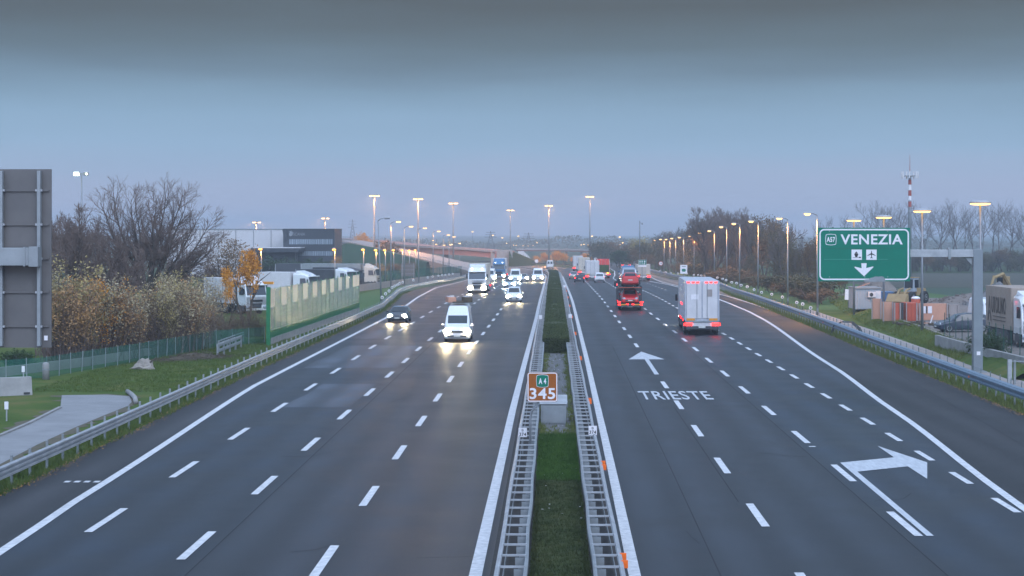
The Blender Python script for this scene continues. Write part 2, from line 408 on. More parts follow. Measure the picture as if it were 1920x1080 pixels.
mb.build('road', ['asphalt_shoulder','asphalt_dark','asphalt_grey','soil','asphalt_new'], kind='structure')
strip(MB(), rampL, aspR, 345, 900, .046).build('exit_road', 'asphalt_shoulder', kind='structure')
strip(MB(), shift(edgeR2,.2), shift(railR,-.6), 206, 470, .048).build('paved_verge', 'asphalt_pale', kind='structure')
mb = MB()
for x0, x1, a, b in ((-12.9,-9.7,92,106),(-15.3,-9.6,118,141),(-15.5,-13.2,150,163)):
    strip(mb, lambda y: x0+(0 if y < (a+b)/2 else .25), lambda y: x1, a, b, .044)
mb.build('road_patch', 'asphalt_patch', kind='structure')
mb = MB()
for fx, a, b in ((sm,32,300),(shift(R1,-.3),60,92),(sr,32,260),(shift(medR,2.1),35,140),(shift(edgeR,3.2),40,130)):
    strip(mb, shift(fx,-.018), shift(fx,.018), a, b, .046)
rr_ = random.Random(31)
for k in range(12):
    x0 = rr_.choice([rr_.uniform(-13,-2.6), rr_.uniform(2.8,13)]); y0 = 44+rr_.random()**1.5*150; w_ = rr_.uniform(.008,.016); n_ = rr_.randint(3,7); an = rr_.choice([0,0,1.5])+rr_.gauss(0,.15); px_, py_ = x0, y0
    for j in range(n_):
        an += rr_.gauss(0,.25); qx, qy = px_+math.cos(an)*rr_.uniform(.15,.4), py_+math.sin(an)*rr_.uniform(.3,1.0)
        d_ = Vector((qx-px_,qy-py_,0)).normalized(); nx_, ny_ = -d_.y*w_, d_.x*w_*2.2
        mb.quad((px_-nx_,py_-ny_,zg(py_)+.0465),(px_+nx_,py_+ny_,zg(py_)+.0465),(qx+nx_,qy+ny_,zg(qy)+.0465),(qx-nx_,qy-ny_,zg(qy)+.0465)); px_, py_ = qx, qy
mb.build('road_seam', 'seam', kind='structure')

# painted markings
ZM = .052
mb = MB()
for fx, wd, a, b in ((edgeL,.30,30,470),(medL,.32,30,700),(medR,.30,30,700),(edgeR,.30,30,357),(edgeR2,.24,203,620),(rampL,.22,350,640)):
    strip(mb, shift(fx,-wd/2), shift(fx,wd/2), a, b, ZM if fx is not rampL else .058)
mb.build('edge_line', 'paint_white', kind='structure', label='solid white edge lines along both carriageways')
mb = MB()
def dashes(fx, start, per, ln, end, skip=(), wd=.24):
    y = start
    while y < end:
        if not any(a < y < b for a, b in skip): strip(mb, shift(fx,-wd/2), shift(fx,wd/2), y-ln/2, y+ln/2, ZM)
        y += per
dashes(R1, 45.3, 12, 4.6, 420, ((111,135),)); dashes(R2, 44, 11.6, 4.6, 420); dashes(R3, 46.3, 6.5, 3.1, 340)
dashes(L34, 49.4, 12, 4.6, 420); dashes(L23, 39.6, 12.2, 4.6, 420); dashes(L12, 44.4, 11.9, 4.6, 420)
dashes(lambda y: 16.6, 285, 9, 3, 345, wd=.2)
for k in range(4): mb.quad(*[(x, y, ZM) for x, y in ((-16.4+.33*k,64.6),(-16.2+.33*k,64.6),(-16.2+.33*k,65.0),(-16.4+.33*k,65.0))])
mb.quad((9.98,75.2,ZM),(10.24,75.2,ZM),(10.24,75.45,ZM),(9.98,75.45,ZM))
mb.build('lane_marking', 'paint_white', kind='structure', label='broken white lane lines on the motorway')
mb = MB()
mb.add([(6.12,134,ZM),(4.93,126,ZM),(5.98,126,ZM),(5.93,112.8,ZM),(6.19,112.8,ZM),(6.24,126,ZM),(7.28,126,ZM)], [(0,1,2,5,6),(2,3,4,5)])
mb.build('straight_arrow', 'paint_worn', kind='structure', label='white arrow pointing ahead painted on the right carriageway')
pp = [g(*p)[:2] for p in ((1575.2,870),(1676.3,860),(1645,838.4),(1738.5,869.5),(1738.5,900.6),(1702,877),(1607.6,887),(1751,1008),(1737.2,1008))]
mb = MB(); mb.add([(x,y,ZM) for x, y in pp], [(0,6,7,8),(0,1,5,6),(1,2,3,4,5)])
mb.build('turn_arrow', 'paint_worn', kind='structure', label='large white bent arrow painted beside the exit lane')

# lettering as mesh
def text_mesh(body, width, height, bold=0., depth=.004, mirror=False):
    cu = bpy.data.curves.new('lettering', 'FONT'); cu.body = body; cu.size = 1; cu.offset = bold; cu.extrude = .02; cu.align_x = 'LEFT'; cu.resolution_u = 3; cu.space_character = 1.08
    o = bpy.data.objects.new('lettering', cu); col.objects.link(o)
    bpy.context.view_layer.update()
    me = bpy.data.meshes.new_from_object(o.evaluated_get(bpy.context.evaluated_depsgraph_get()))
    bpy.data.objects.remove(o); bpy.data.curves.remove(cu)
    X = [v.co.x for v in me.vertices]; Y = [v.co.y for v in me.vertices]
    x0, x1, y0, y1 = min(X), max(X), min(Y), max(Y)
    for v in me.vertices:
        v.co.x = ((v.co.x-x0)/(x1-x0)-.5)*width; v.co.y = ((v.co.y-y0)/(y1-y0)-.5)*height; v.co.z = v.co.z/.02*depth/2
    me.name = 'lettering'
    return me
def lettering(body, width, height, material, parent=None, loc=(0,0,0), rot=(math.pi/2,0,0), bold=0., depth=.006, name='lettering', **kw):
    me = text_mesh(body, width, height, bold, depth); me.materials.append(M[material])
    o = link(name, me, parent, **kw); o.location = loc; o.rotation_euler = rot
    return o
t = lettering('TRIESTE', 3.62, 5.0, 'paint_worn', loc=(6.22,98.6,ZM+.004), rot=(0,0,0), bold=.012, depth=.006, name='road_lettering', kind='structure', label='TRIESTE painted in white capitals on the right carriageway')

def lamp(parent, loc, power, color, size=160, name='lamp_light', tilt=0):
    """the light a lit lamp throws downward"""
    l = bpy.data.lights.new(name, 'SPOT'); l.energy = power; l.color = color; l.spot_size = rad(size); l.spot_blend = .6; l.shadow_soft_size = .06
    o = bpy.data.objects.new(name, l); col.objects.link(o); o.parent = parent; o.location = loc; o.rotation_euler = (0,tilt,0); KIDS.setdefault(parent.name, []).append(o); return o

mat('sign_seam', (.03,.25,.18), .5); mat('sign_seam_dark', (.001,.12,.075), .5)
def leaf_q(mb, c, a, r):
    an = r.uniform(0,6.28); u = Vector((math.cos(an),math.sin(an),r.uniform(-.4,.4)))*a; v_ = Vector((-math.sin(an),math.cos(an),r.uniform(-.4,.4)))*a*.6
    mb.add([c-u, c+v_, c+u, c-v_], [(0,1,2,3)])

mat('turf_green', (.062,.125,.022), .9, (.022,.056,.010), scale=1.6, spec=.1, c3=(.042,.090,.016))
mat('turf_olive', (.066,.072,.030), .9, (.022,.034,.012), scale=1.1, spec=.1, c3=(.040,.052,.018))
# ------------------------------------------------------------------ median
def wave_rail(mb, pts, face, h, m=0, z0=.45):
    """profiled steel beam along pts [(x,y)], face = +1/-1 side the waves look to; h list of (out, z)"""
    rings = []
    for i, (x, y) in enumerate(pts):
        a = pts[max(i-1,0)]; b = pts[min(i+1,len(pts)-1)]
        d = Vector((b[0]-a[0], b[1]-a[1], 0)).normalized(); nn = Vector((d.y,-d.x,0))*face
        z = zg(y)
        rings.append([(x+nn.x*o_, y+nn.y*o_, z+zz) for o_, zz in h])
    for a, b in zip(rings, rings[1:]):
        for k in range(len(h)-1): mb.quad(a[k], a[k+1], b[k+1], b[k], m)
    return mb
W2 = [(-.03,.90),(0,.90),(.07,.86),(.07,.80),(0,.755),(0,.735),(.07,.69),(.07,.63),(0,.58)]
W3 = [(-.05,.86),(.0,.87),(.075,.835),(.075,.775),(.0,.74),(.0,.705),(.075,.67),(.075,.61),(.0,.575),(.0,.54),(.075,.505),(.075,.445),(.0,.41)]

def median_barrier(xo, xi, side, label):
    """two beams joined by cross bars: ladder seen from above"""
    t = thing('median_barrier', (0,0,0), 0, label, 'crash barrier')
    fo = lambda y: xo+off(y)+ (.35 if y > 320 else .35*max(0,(y-150)/170))*(1 if side < 0 else .3)
    fi = lambda y: fo(y)+(xi-xo)
    ys = yrange(34, 470); face = side
    po = [(fo(y)+.012*math.sin(y*.9), y) for y in ys]; pi_ = [(fi(y)+.02*math.sin(y*.7+1), y) for y in ys]
    mo = wave_rail(MB(), po, face, W2); mo2 = MB()
    mo.build('outer_rail', 'galv', t)
    wave_rail(MB(), pi_, -face, [(-.03,.86),(.0,.86),(.05,.83),(.05,.66),(0,.62)]).build('inner_rail', 'galv_dull', t)
    wave_rail(MB(), [(x-.03*face,y) for x,y in po], -face, [(0,.30),(.02,.30),(.02,.14),(0,.14)]).build('kerb_rail', 'galv_dull', t)
    k = 0; far = MB(); pf = MB()
    y = 36.
    while y < 465:
        x0, x1 = fo(y), fi(y); z = zg(y)
        near = k < 90
        mb = MB() if near else far
        mb.box((x0+x1)/2, y, z+.865, abs(x1-x0)+.02, .07, .045)
        if near: mb.build('cross_bar', 'galv', t)
        pb = MB() if near else pf
        pb.box(x1-.11*(1 if x1 > x0 else -1), y+.18, z+.42, .10, .12, .82)
        pb.box(x1-.14*(1 if x1 > x0 else -1), y+.02, z+.72, .22, .16, .16)
        if near: pb.build('post', 'galv_dull', t)
        y += 1.55; k += 1
    far.build('cross_bar', 'galv', t, kind='stuff'); pf.build('post', 'galv_dull', t, kind='stuff')
    strip(MB(), lambda y: min(fo(y),fi(y))+.05, lambda y: max(fo(y),fi(y))-.05, 34, 470, .075).build('base_strip', 'soil', t)
    return t, fo, fi
bl, fLo, fLi = median_barrier(-1.24, -.64, -1, 'galvanised ladder-topped crash barrier left of the central strip')
br, fRo, fRi = median_barrier(1.54, .95, 1, 'galvanised ladder-topped crash barrier right of the central strip, with orange reflectors')
k = 0
for px, py in ((1170,1048),(1132,872),(1106.7,752),(1090,672),(1080,626),(1074,595),(1069,574),(1065.5,558),(1062.5,545),(1060,536)):
    y = (CAMH-.75)*FPX/(py-CY)
    for dy in (0, -1.0-.0*k):
        MB().box(fRo(y+dy)+.10, y+dy, zg(y)+.80, .17, .05, .18).build('reflector', 'orange_reflector', br)
    k += 1
# flat white kilometre plates
for sx, py, lab in ((0,812,'small white 374 plate on the left median barrier in front of the brown sign'),(1,808,'small white 374 plate on the right median barrier beside the grey cabinet'),(0,595,'small white plate on the left median barrier beside the hedge'),(1,593,'small white plate on the right median barrier beside the hedge'),(1,534,'tiny white plate on the right median barrier near the hedge end')):
    y = (CAMH-1.0)*FPX/(py-CY); f = (fLo, fRo)[sx]; x = f(y)+(.12 if not sx else -.06)
    t = thing('distance_plate', (x,y,zg(y)), 0, lab, 'sign', 'white plates on the median barriers')
    MB().box(0,0,1.02,.31,.02,.34).build('plate', 'sign_white', t, bevel=.005); MB().box(0,.03,.60,.04,.03,.78).build('post', 'galv_dull', t)
    if py > 700:
        lettering('374', .25, .125, 'black', t, (0,-.013,.955), bold=.02); lettering('B', .07, .085, 'black', t, (0,-.013,1.105), bold=.0)
# median floor: gravel, turf
strip(MB(), lambda y: -.56, lambda y: .88, 78, 134, .09).build('median_gravel', 'gravel', kind='structure')
def turf_block(y0, y1, h, seed, blade, wave, name, label, x0=-.56, x1=.9, dens=190, material='blade'):
    """rough block of low planting: uneven body plus many blades"""
    r = random.Random(seed); mb = MB(); nx = 10; ny = int((y1-y0)/.16); P = []
    for j in range(ny+1):
        for i in range(nx+1):
            u = i/nx; e = min(u,1-u)*nx; edge = 1-.55*(1-min(1,e/1.2))**2
            P.append((x0+(x1-x0)*u+r.uniform(-.03,.03), y0+(y1-y0)*j/ny+r.uniform(-.04,.04), .09+h*edge*(1 if 0 < j < ny else .45)+r.uniform(-wave,wave)))
    mb.add(P, [(j*(nx+1)+i, j*(nx+1)+i+1, (j+1)*(nx+1)+i+1, (j+1)*(nx+1)+i) for j in range(ny) for i in range(nx)])
    for i in range(int((y1-y0)*(x1-x0)*dens)):
        x = r.uniform(x0,x1); y = r.uniform(y0,y1); z = .09+h*.9; a = r.uniform(0,6.28); b = blade*r.uniform(.5,1.3); w_ = .012
        dx, dy = math.cos(a)*w_, math.sin(a)*w_; lx, ly = r.uniform(-.6,.6)*b, r.uniform(-.6,.6)*b
        mb.add([(x-dx,y-dy,z),(x+dx,y+dy,z),(x+lx,y+ly,z+b)], [(0,1,2)])
    mb.build(name, material, kind='stuff', label=label)
turf_block(62.7, 78.1, .14, 3, .13, .035, 'grass', 'bright green grass between the median barriers', material='turf_green', dens=420)
turf_block(36, 62.6, .30, 4, .10, .03, 'ground_cover', 'olive clipped ground cover between the median barriers', material='turf_olive', dens=420)

def leaf_box_hedge(y0, y1, x0, x1, h, label):
    t = thing('hedge', ((x0+x1)/2, y0, 0), 0, label, 'hedge')
    r = random.Random(11); mb = MB(); W = (x1-x0)/2; ys = [y0+(y1-y0)*i/120 for i in range(121)]
    rings = []
    for y in ys:
        w_ = W*(1+r.uniform(-.10,.08)); hh = h*(1+r.uniform(-.05,.05)); o = off(y); z = zg(y)
        w_ *= 1+.07*math.sin(y*.31)+.05*math.sin(y*.83); hh *= 1+.05*math.sin(y*.21)+.03*math.sin(y*.67); rings.append([(o-w_*.8,y-y0,z),(o-w_,y-y0,z+hh*.5),(o-w_*.9,y-y0,z+hh*.93),(o,y-y0,z+hh*.97),(o+w_*.9,y-y0,z+hh*.93),(o+w_,y-y0,z+hh*.5),(o+w_*.8,y-y0,z)])
    mb.loft(rings); mb.build('body', 'hedge_leaf', t)
    mb = MB()
    for i in range(52000):
        f = r.random()**1.7; y = (y1-y0)*f; Y = y0+y
        if r.random() < .12 and y < 60: y = r.uniform(-.1,.15); Y = y0+y; x = r.uniform(-W,W); z = r.uniform(.05,h)
        else:
            s = r.random()
            if s < .55: x = r.uniform(-W,W); z = h*(.93+r.uniform(-.02,.1))
            else: x = W*r.choice((-1,1))*r.uniform(.94,1.1); z = r.uniform(.1,h)
        a = r.uniform(.05,.10)*(1+f); c = Vector((x+off(Y), y, z+zg(Y))); u = Vector((r.gauss(0,1),r.gauss(0,1),r.gauss(0,1))).normalized(); v_ = u.orthogonal().normalized()
        mb.add([c-u*a, c+v_*a*.5, c+u*a, c-v_*a*.5], [(0,1,2,3)])
    mb.build('foliage', 'hedge_leaf', t)
leaf_box_hedge(131.5, 440, -.62, 1.02, 1.15, 'long clipped dark green hedge along the central strip')
# grey cabinet in the gravel
t = thing('roadside_cabinet', (.02,84,.09), 0, 'grey metal cabinet with a sloping lid behind the brown kilometre sign', 'cabinet')
MB().yz([(-.5,0),(.9,0),(.9,1.10),(-.5,.86)], -.55, .55).build('body', 'galv_dull', t, bevel=.02)
MB().yz([(-.55,.865),(.95,1.12),(.95,1.16),(-.55,.905)], -.60, .60).build('lid', 'galv', t, bevel=.01)
MB().box(0,-.51,.42,.92,.02,.72).build('door', 'galv_dull', t, bevel=.008)
# brown kilometre sign
t = thing('kilometre_sign', (-.62,69,0), 0, 'square brown sign reading A 4 and 345 on a bent grey pole', 'sign')
def rrect(w_, h_, r_, n=5):
    out = []
    for cx_, cz_, a0 in ((w_/2-r_,h_/2-r_,0),(-w_/2+r_,h_/2-r_,90),(-w_/2+r_,-h_/2+r_,180),(w_/2-r_,-h_/2+r_,270)):
        for i in range(n+1):
            a = rad(a0+90*i/n); out.append((cx_+r_*math.cos(a), cz_+r_*math.sin(a)))
    return out
def frame_ring(mb, w_, h_, r_, th, y0, y1, cx_=0, cz_=0, m=0):
    A = rrect(w_,h_,r_); B = rrect(w_-2*th,h_-2*th,max(.01,r_-th)); n = len(A)
    vs = [(cx_+x,y0,cz_+z) for x,z in A]+[(cx_+x,y0,cz_+z) for x,z in B]+[(cx_+x,y1,cz_+z) for x,z in A]+[(cx_+x,y1,cz_+z) for x,z in B]
    fs = []
    for i in range(n):
        j = (i+1) % n
        fs += [(i,j,n+j,n+i),(2*n+i,2*n+j,j,i),(n+i,n+j,3*n+j,3*n+i)]
    return mb.add(vs, fs, m)
sx, sz = .24, 2.88
MB().xz([(x+sx,z+sz) for x,z in rrect(1.08,1.06,.09)], 0, .03).build('panel', 'sign_brown', t)
frame_ring(MB(), 1.06, 1.04, .085, .035, -.006, .0, sx, sz).build('border', 'sign_white', t)
def badge(w_, h_):
    return [(-.30*w_,.5*h_),(0,.53*h_),(.30*w_,.5*h_),(.44*w_,.46*h_),(.47*w_,.38*h_),(.5*w_,0),(.47*w_,-.38*h_),(.44*w_,-.46*h_),(.30*w_,-.5*h_),(0,-.53*h_),(-.30*w_,-.5*h_),(-.44*w_,-.46*h_),(-.47*w_,-.38*h_),(-.5*w_,0),(-.47*w_,.38*h_),(-.44*w_,.46*h_)]
b = MB().xz([(x+sx,z+sz+.22) for x,z in badge(.45,.44)], -.008, 0).build('badge', 'sign_white', t)
MB().xz([(x+sx,z+sz+.22) for x,z in badge(.42,.41)], -.014, -.008).build('badge_field', 'sign_green', b)
lettering('A 4', .27, .21, 'sign_white', t, (sx,-.017,sz+.215), bold=.03)
lettering('345', .92, .40, 'sign_white', t, (sx,-.006,sz-.23), bold=.022)
MB().tube([(-.2,.05,0),(-.2,.05,1.75),(-.15,.05,2.0),(0,.05,2.2),(.10,.05,2.36),(.12,.05,3.2)], .045, 10).build('pole', 'pole_grey', t, smooth=True)

# ------------------------------------------------------------------ side guardrails
def guardrail(f, face, y0, y1, prof, step, label, material, posth, cap=100):
    t = thing('guardrail', (0,0,0), 0, label, 'guardrail')
    ys = yrange(y0, y1); pts = [(f(y),y) for y in ys]
    wave_rail(MB(), pts, face, prof).build('rail', material, t)
    back = MB(); wave_rail(back, [(x-.035*face,y) for x,y in pts], -face, [(0,prof[0][1]-.02),(0,prof[-1][1]+.02)]); back.build('rail_back', 'galv_dull', t)
    k = 0; y = y0+1; far = MB()
    while y < y1:
        x = f(y); z = zg(y); mb = MB() if k < cap else far
        mb.box(x-.12*face, y, z+posth/2-.1, .07, .11, posth+.2); mb.box(x-.05*face, y, z+.70, .08, .09, .26)
        if k < cap: mb.build('post', 'galv_dull', t)
        y += step; k += 1
    if far.v: far.build('post', 'galv_dull', t, kind='stuff')
    return t
W3t = [(o_, z*.95) for o_, z in W3]
gl = guardrail(railL, 1, 34, 428, W3t, 2.25, 'pale triple-wave guardrail along the left hard shoulder', 'galv', 1.0)
W2b = [(-.30,.93),(-.30,.96),(-.02,.96),(0,.93),(.08,.87),(.08,.80),(0,.76),(0,.66),(.08,.62),(.08,.55),(0,.50)]
gr = guardrail(railR, -1, 60, 620, W2b, 2.0, 'blue-grey double guardrail along the right hard shoulder', 'galv_blue', .9)
for px, py in ((1753,678),(1629,637),(1540,604),(1495,588),(1850,706)):
    y = (CAMH-.72)*FPX/(py-CY); MB().box(railR(y)-.13,y,.71,.04,.14,.10).build('reflector', 'orange_reflector', gr)
far_rail = guardrail(lambda y: 14.6+off(y), -1, 560, 880, [(o_*1.4,z*1.25) for o_, z in W2], 4, 'distant dark guardrail on the outside of the bend, behind the white van', 'steel_dark', .9)

# ------------------------------------------------------------------ lamps
def street_lamp_proto():
    t = thing('street_lamp', (0,0,0), 0, 'x', 'street lamp')
    MB().tube([(0,0,0),(0,0,5),(.0,0,10.0)], [.11,.085,.055], 10).build('pole', 'pole_grey', t, smooth=True)
    MB().tube([(0,0,9.96),(-.35,0,10.12),(-.75,0,10.17)], [.05,.045,.04], 8).build('arm', 'pole_grey', t, smooth=True)
    lamp(t, (-.95,0,9.88), 3000, (1,.42,.10)); h = MB().loft([[(-.55,-.10,10.12),(-.55,.10,10.12),(-.55,.10,10.24),(-.55,-.10,10.24)],[(-.85,-.19,10.10),(-.85,.19,10.10),(-.85,.15,10.30),(-.85,-.15,10.30)],[(-1.3,-.15,10.13),(-1.3,.15,10.13),(-1.3,.10,10.25),(-1.3,-.10,10.25)]]).build('lamp_head', 'lamp_shell', t, bevel=.02)
    MB().loft([[(-1.28,-.12,10.13),(-.62,-.12,10.13),(-.62,.12,10.13),(-1.28,.12,10.13)],[(-1.2,-.16,10.02),(-.68,-.16,10.02),(-.68,.16,10.02),(-1.2,.16,10.02)],[(-1.08,-.08,9.94),(-.8,-.08,9.94),(-.8,.08,9.94),(-1.08,.08,9.94)]]).build('lens', 'lamp_sodium', h, bevel=.02)
    MB().box(0,-.10,.75,.14,.03,.4).build('hatch', 'galv_dull', t)
    return t
def disc_lamp_proto():
    t = thing('street_lamp', (0,0,0), 0, 'x', 'street lamp')
    MB().tube([(0,0,0),(0,0,5),(0,0,10.05)], [.12,.09,.065], 10).build('pole', 'pole_grey', t, smooth=True)
    lamp(t, (0,0,9.95), 3000, (1,.42,.10)); h = MB().lathe([(.10,10.08),(.72,10.14),(.74,10.20),(.60,10.30),(.2,10.36),(.02,10.37)], n=24).build('lamp_head', 'lamp_shell', t, smooth=True)
    MB().lathe([(.20,10.0),(.55,10.02),(.68,10.08),(.66,10.125),(.15,10.12)], n=24).build('lens', 'lamp_sodium', h)
    return t
LAMPS_R = [(1234,505.6,449.6),(1245,511,448),(1256,513,448),(1267,514,446),(1282,517,444),(1301,520,441.8),(1320.7,524,435.6),(1339.5,528,431.6),(1363,533,424),(1386.5,542,418),(1421,555.6,413),(1477,574,407),(1533,595.5,398)]
sp_ = street_lamp_proto(); first = True
NL = len(LAMPS_R)
for i, (px, pb, pt) in enumerate(reversed(LAMPS_R)):
    x, y, z = g(px, pb); h = (CAMH-(pt-CY)*y/FPX)-z
    lab = 'lit single-arm street lamp, %s one beyond the green overhead sign along the right guardrail' % ORD[i] if i else 'lit single-arm street lamp rising just behind the left edge of the green sign'
    o = sp_ if first else copytree(sp_); first = False
    o.location = (x,y,z); o.scale = (1,1,h/10.25); o.rotation_euler = (rad(.2*((i*7) % 5-2)), rad(.25*((i*5) % 4-1)), rad((i*13) % 7-3)); o['label'] = lab; o['group'] = 'lit lamps along the right side'
dl = disc_lamp_proto(); first = True
for (px, pt, y, lab) in ((1601,411,182,'lit flat-disc street lamp showing above the middle of the green sign'),(1657,405,169,'lit flat-disc street lamp showing above the right half of the green sign'),(1729,393,151,'lit flat-disc street lamp between the green sign and the gantry post'),(1838,378,131,'lit flat-disc street lamp directly behind the gantry post, nearest of the disc lamps')):
    x, _, zt = at(px, pt, y); zb = .5
    o = dl if first else copytree(dl); first = False
    o.location = (x,y,zb); o.scale = (1,1,(zt-zb)/10.25); o['label'] = lab; o['group'] = 'flat-disc lamps behind the green sign'
# left verge lamps, leaning arms toward the carriageway
def left_lamp_proto(lens, lit=True):
    t = thing('street_lamp', (0,0,0), 0, 'x', 'street lamp')
    MB().tube([(0,0,0),(0,0,5),(-.02,0,10.0)], [.11,.085,.055], 10).build('pole', 'pole_grey', t, smooth=True)
    MB().tube([(-.02,0,9.96),(.3,0,10.2),(.9,0,10.3)], [.05,.045,.04], 8).build('arm', 'pole_grey', t, smooth=True)
    if lit: lamp(t, (1.1,0,10.15), 3000, (1,.48,.14))
    h = MB().loft([[(.7,-.10,10.24),(.7,.10,10.24),(.7,.10,10.36),(.7,-.10,10.36)],[(1.05,-.17,10.24),(1.05,.17,10.24),(1.05,.13,10.42),(1.05,-.13,10.42)],[(1.5,-.13,10.30),(1.5,.13,10.30),(1.5,.08,10.38),(1.5,-.08,10.38)]]).build('lamp_head', 'lamp_shell', t, bevel=.02)
    MB().box(1.1,0,10.20,.62,.28,.12).build('lens', lens, h)
    return t
lu = left_lamp_proto('glass_dark', False); ll = left_lamp_proto('lamp_sodium')
lu['label'] = 'tall unlit street lamp behind the green verge past the noise barrier'
x, y, z = g(715,566); zt = at(708,409,y)[2]; lu.location = (x,y,z); lu.scale = (1,1,(zt-z)/10.3); lu.rotation_euler = (0,rad(-2.3),0); lu['group'] = 'lamps along the left verge'
for i, (px, pt, pb) in enumerate(((733,415,545),(758,424,537),(785,427,531),(812,433,524),(831,440,520),(842,443.5,517))):
    x, y, z = g(px, pb); zt = at(px, pt, y)[2]
    o = ll if i == 0 else copytree(ll)
    o.location = (x,y,z); o.scale = (1,1,(zt-z)/10.3); o['group'] = 'lamps along the left verge'
    o['label'] = 'lit street lamp on the left verge, %s one past the tall unlit lamp' % ORD[i]
# low orange lamps of the truck park road
def globe_proto():
    t = thing('street_lamp', (0,0,0), 0, 'x', 'street lamp')
    MB().tube([(0,0,0),(0,0,7.0)], [.09,.055], 8).build('pole', 'pole_grey', t, smooth=True)
    lamp(t, (-.12,-.05,6.6), 260, (1,.42,.08))
    h = MB().lathe([(.06,6.95),(.20,7.0),(.22,7.1),(.08,7.2)], c=(-.12,-.05,0), n=12).build('lamp_head', 'lamp_shell', t, smooth=True)
    MB().lathe([(.05,6.72),(.22,6.78),(.28,6.9),(.20,7.0),(.05,7.02)], c=(-.12,-.05,0), n=14).build('globe', 'lamp_orange', h, smooth=True)
    return t
gp = globe_proto(); first = True
GL = [(490,467,262,'orange globe lamp in front of the dark canopy'),(628,468,262,'orange globe lamp at the right corner of the black building')]
GL += [(px,py,yy,'low orange globe lamp below the ramp, %s from the black building' % ORD[i+1]) for i, (px,py,yy) in enumerate(((682,468,300),(705.5,469,320),(722.5,469,340),(738.5,469,360),(755,469,380),(768,469.5,400),(779.5,469,420)))]
for px, py, yy, lab in GL:
    x, y, zt = at(px, py, yy); z = zg(y); o = gp if first else copytree(gp); first = False
    o.location = (x,y,z); o.scale = (1,1,(zt-z)/6.9); o['label'] = lab; o['group'] = 'orange globe lamps by the truck park'
# high masts
def mast_proto(name, h, rr, n, lens):
    t = thing(name, (0,0,0), 0, 'x', 'lamp mast')
    MB().tube([(0,0,0),(0,0,h*.5),(0,0,h)], [.30,.23,.13], 12).build('pole', 'pole_grey', t, smooth=True)
    lamp(t, (rr*1.4,0,h-.35), 22000, (1,.44,.14), 112, tilt=-.80); lamp(t, (-rr*1.4,-.3,h-.35), 22000, (1,.44,.14), 112, tilt=.80); lamp(t, (rr,.3,h-.35), 5000, (1,.42,.12), 150)
    c = MB(); c.lathe([(.2,h-.1),(rr*.8,h-.05),(rr*.8,h+.1),(.2,h+.25)], n=18); cr = c.build('crown', 'lamp_shell', t)
    for k in range(n):
        a = 2*math.pi*k/n+.2; x, y = rr*math.cos(a), rr*math.sin(a)
        p = MB().box(x,y,h+.12,.62,.50,.30,rz=a).build('projector', 'lamp_shell', t, bevel=.03)
        MB().box(x,y,h-.10,.66,.54,.22,rz=a).build('lens', lens, p)
    return t
mp_ = mast_proto('high_mast_lamp', 20, 1.05, 6, 'lamp_mast'); first = True
for px, py, yy, lab in ((702,367,520,'tall lit lamp mast, leftmost of the three left of the motorway'),(784,373,560,'tall lit lamp mast above the ramp, middle of the three left of the motorway'),(850,381,600,'tall lit lamp mast nearest the rose flyover, third of those left of the motorway'),(957,394,760,'tall lit lamp mast straight above the xenon-lit vans, farthest of the masts'),(1029,385.5,700,'tall lit lamp mast standing behind the end of the median hedge'),(1106,368.5,660,'tall lit lamp mast above the group of departing trucks')):
    x, y, zt = at(px, py, yy); z = zg(y); o = mp_ if first else copytree(mp_); first = False
    o.location = (x,y,z); o.scale = (1,1,(zt-z)/20); o.rotation_euler = (0,0,px); o['label'] = lab; o['group'] = 'tall lamp masts of the junction'
o2 = mast_proto('lamp_mast', 14, .8, 3, 'lamp_mast')
for i, (px, py, yy, lab) in enumerate(((609,409,520,'two-headed lit lamp mast behind the black building'),(480,416.5,470,'small lit lamp mast behind the white hall'))):
    x, y, zt = at(px, py, yy); z = zg(y); o = o2 if not i else copytree(o2)
    o.location = (x,y,z); o.scale = (1,1,(zt-z)/14); o['label'] = lab; o['group'] = 'lamp masts behind the buildings'
t = thing('floodlight', (0,0,0), 0, 'greenish-white lit floodlight on a tall post behind the bare trees', 'floodlight')
x, y, zt = at(153,326,230); t.location = (x,y,zg(y)); h = zt-zg(y)
MB().tube([(0,0,0),(0,0,h)], [.16,.08], 10).build('pole', 'pole_grey', t, smooth=True)
MB().box(0,0,h,1.4,.12,.12).build('crossbar', 'pole_grey', t)
for sx, dx in ((-1,'lamp_flood'),(1,'lamp_shell')):
    q = MB().box(.55*sx,-.1,h+.05,.62,.36,.44,rx=.4).build('projector', 'lamp_shell', t, bevel=.03)
    if sx < 0: MB().box(.55*sx,-.31,h-.02,.58,.06,.40,rx=.4).build('lens', dx, q)
    else: MB().box(.55*sx+.1,-.30,h-.02,.16,.06,.16,rx=.4).build('lens', 'lamp_flood', q)
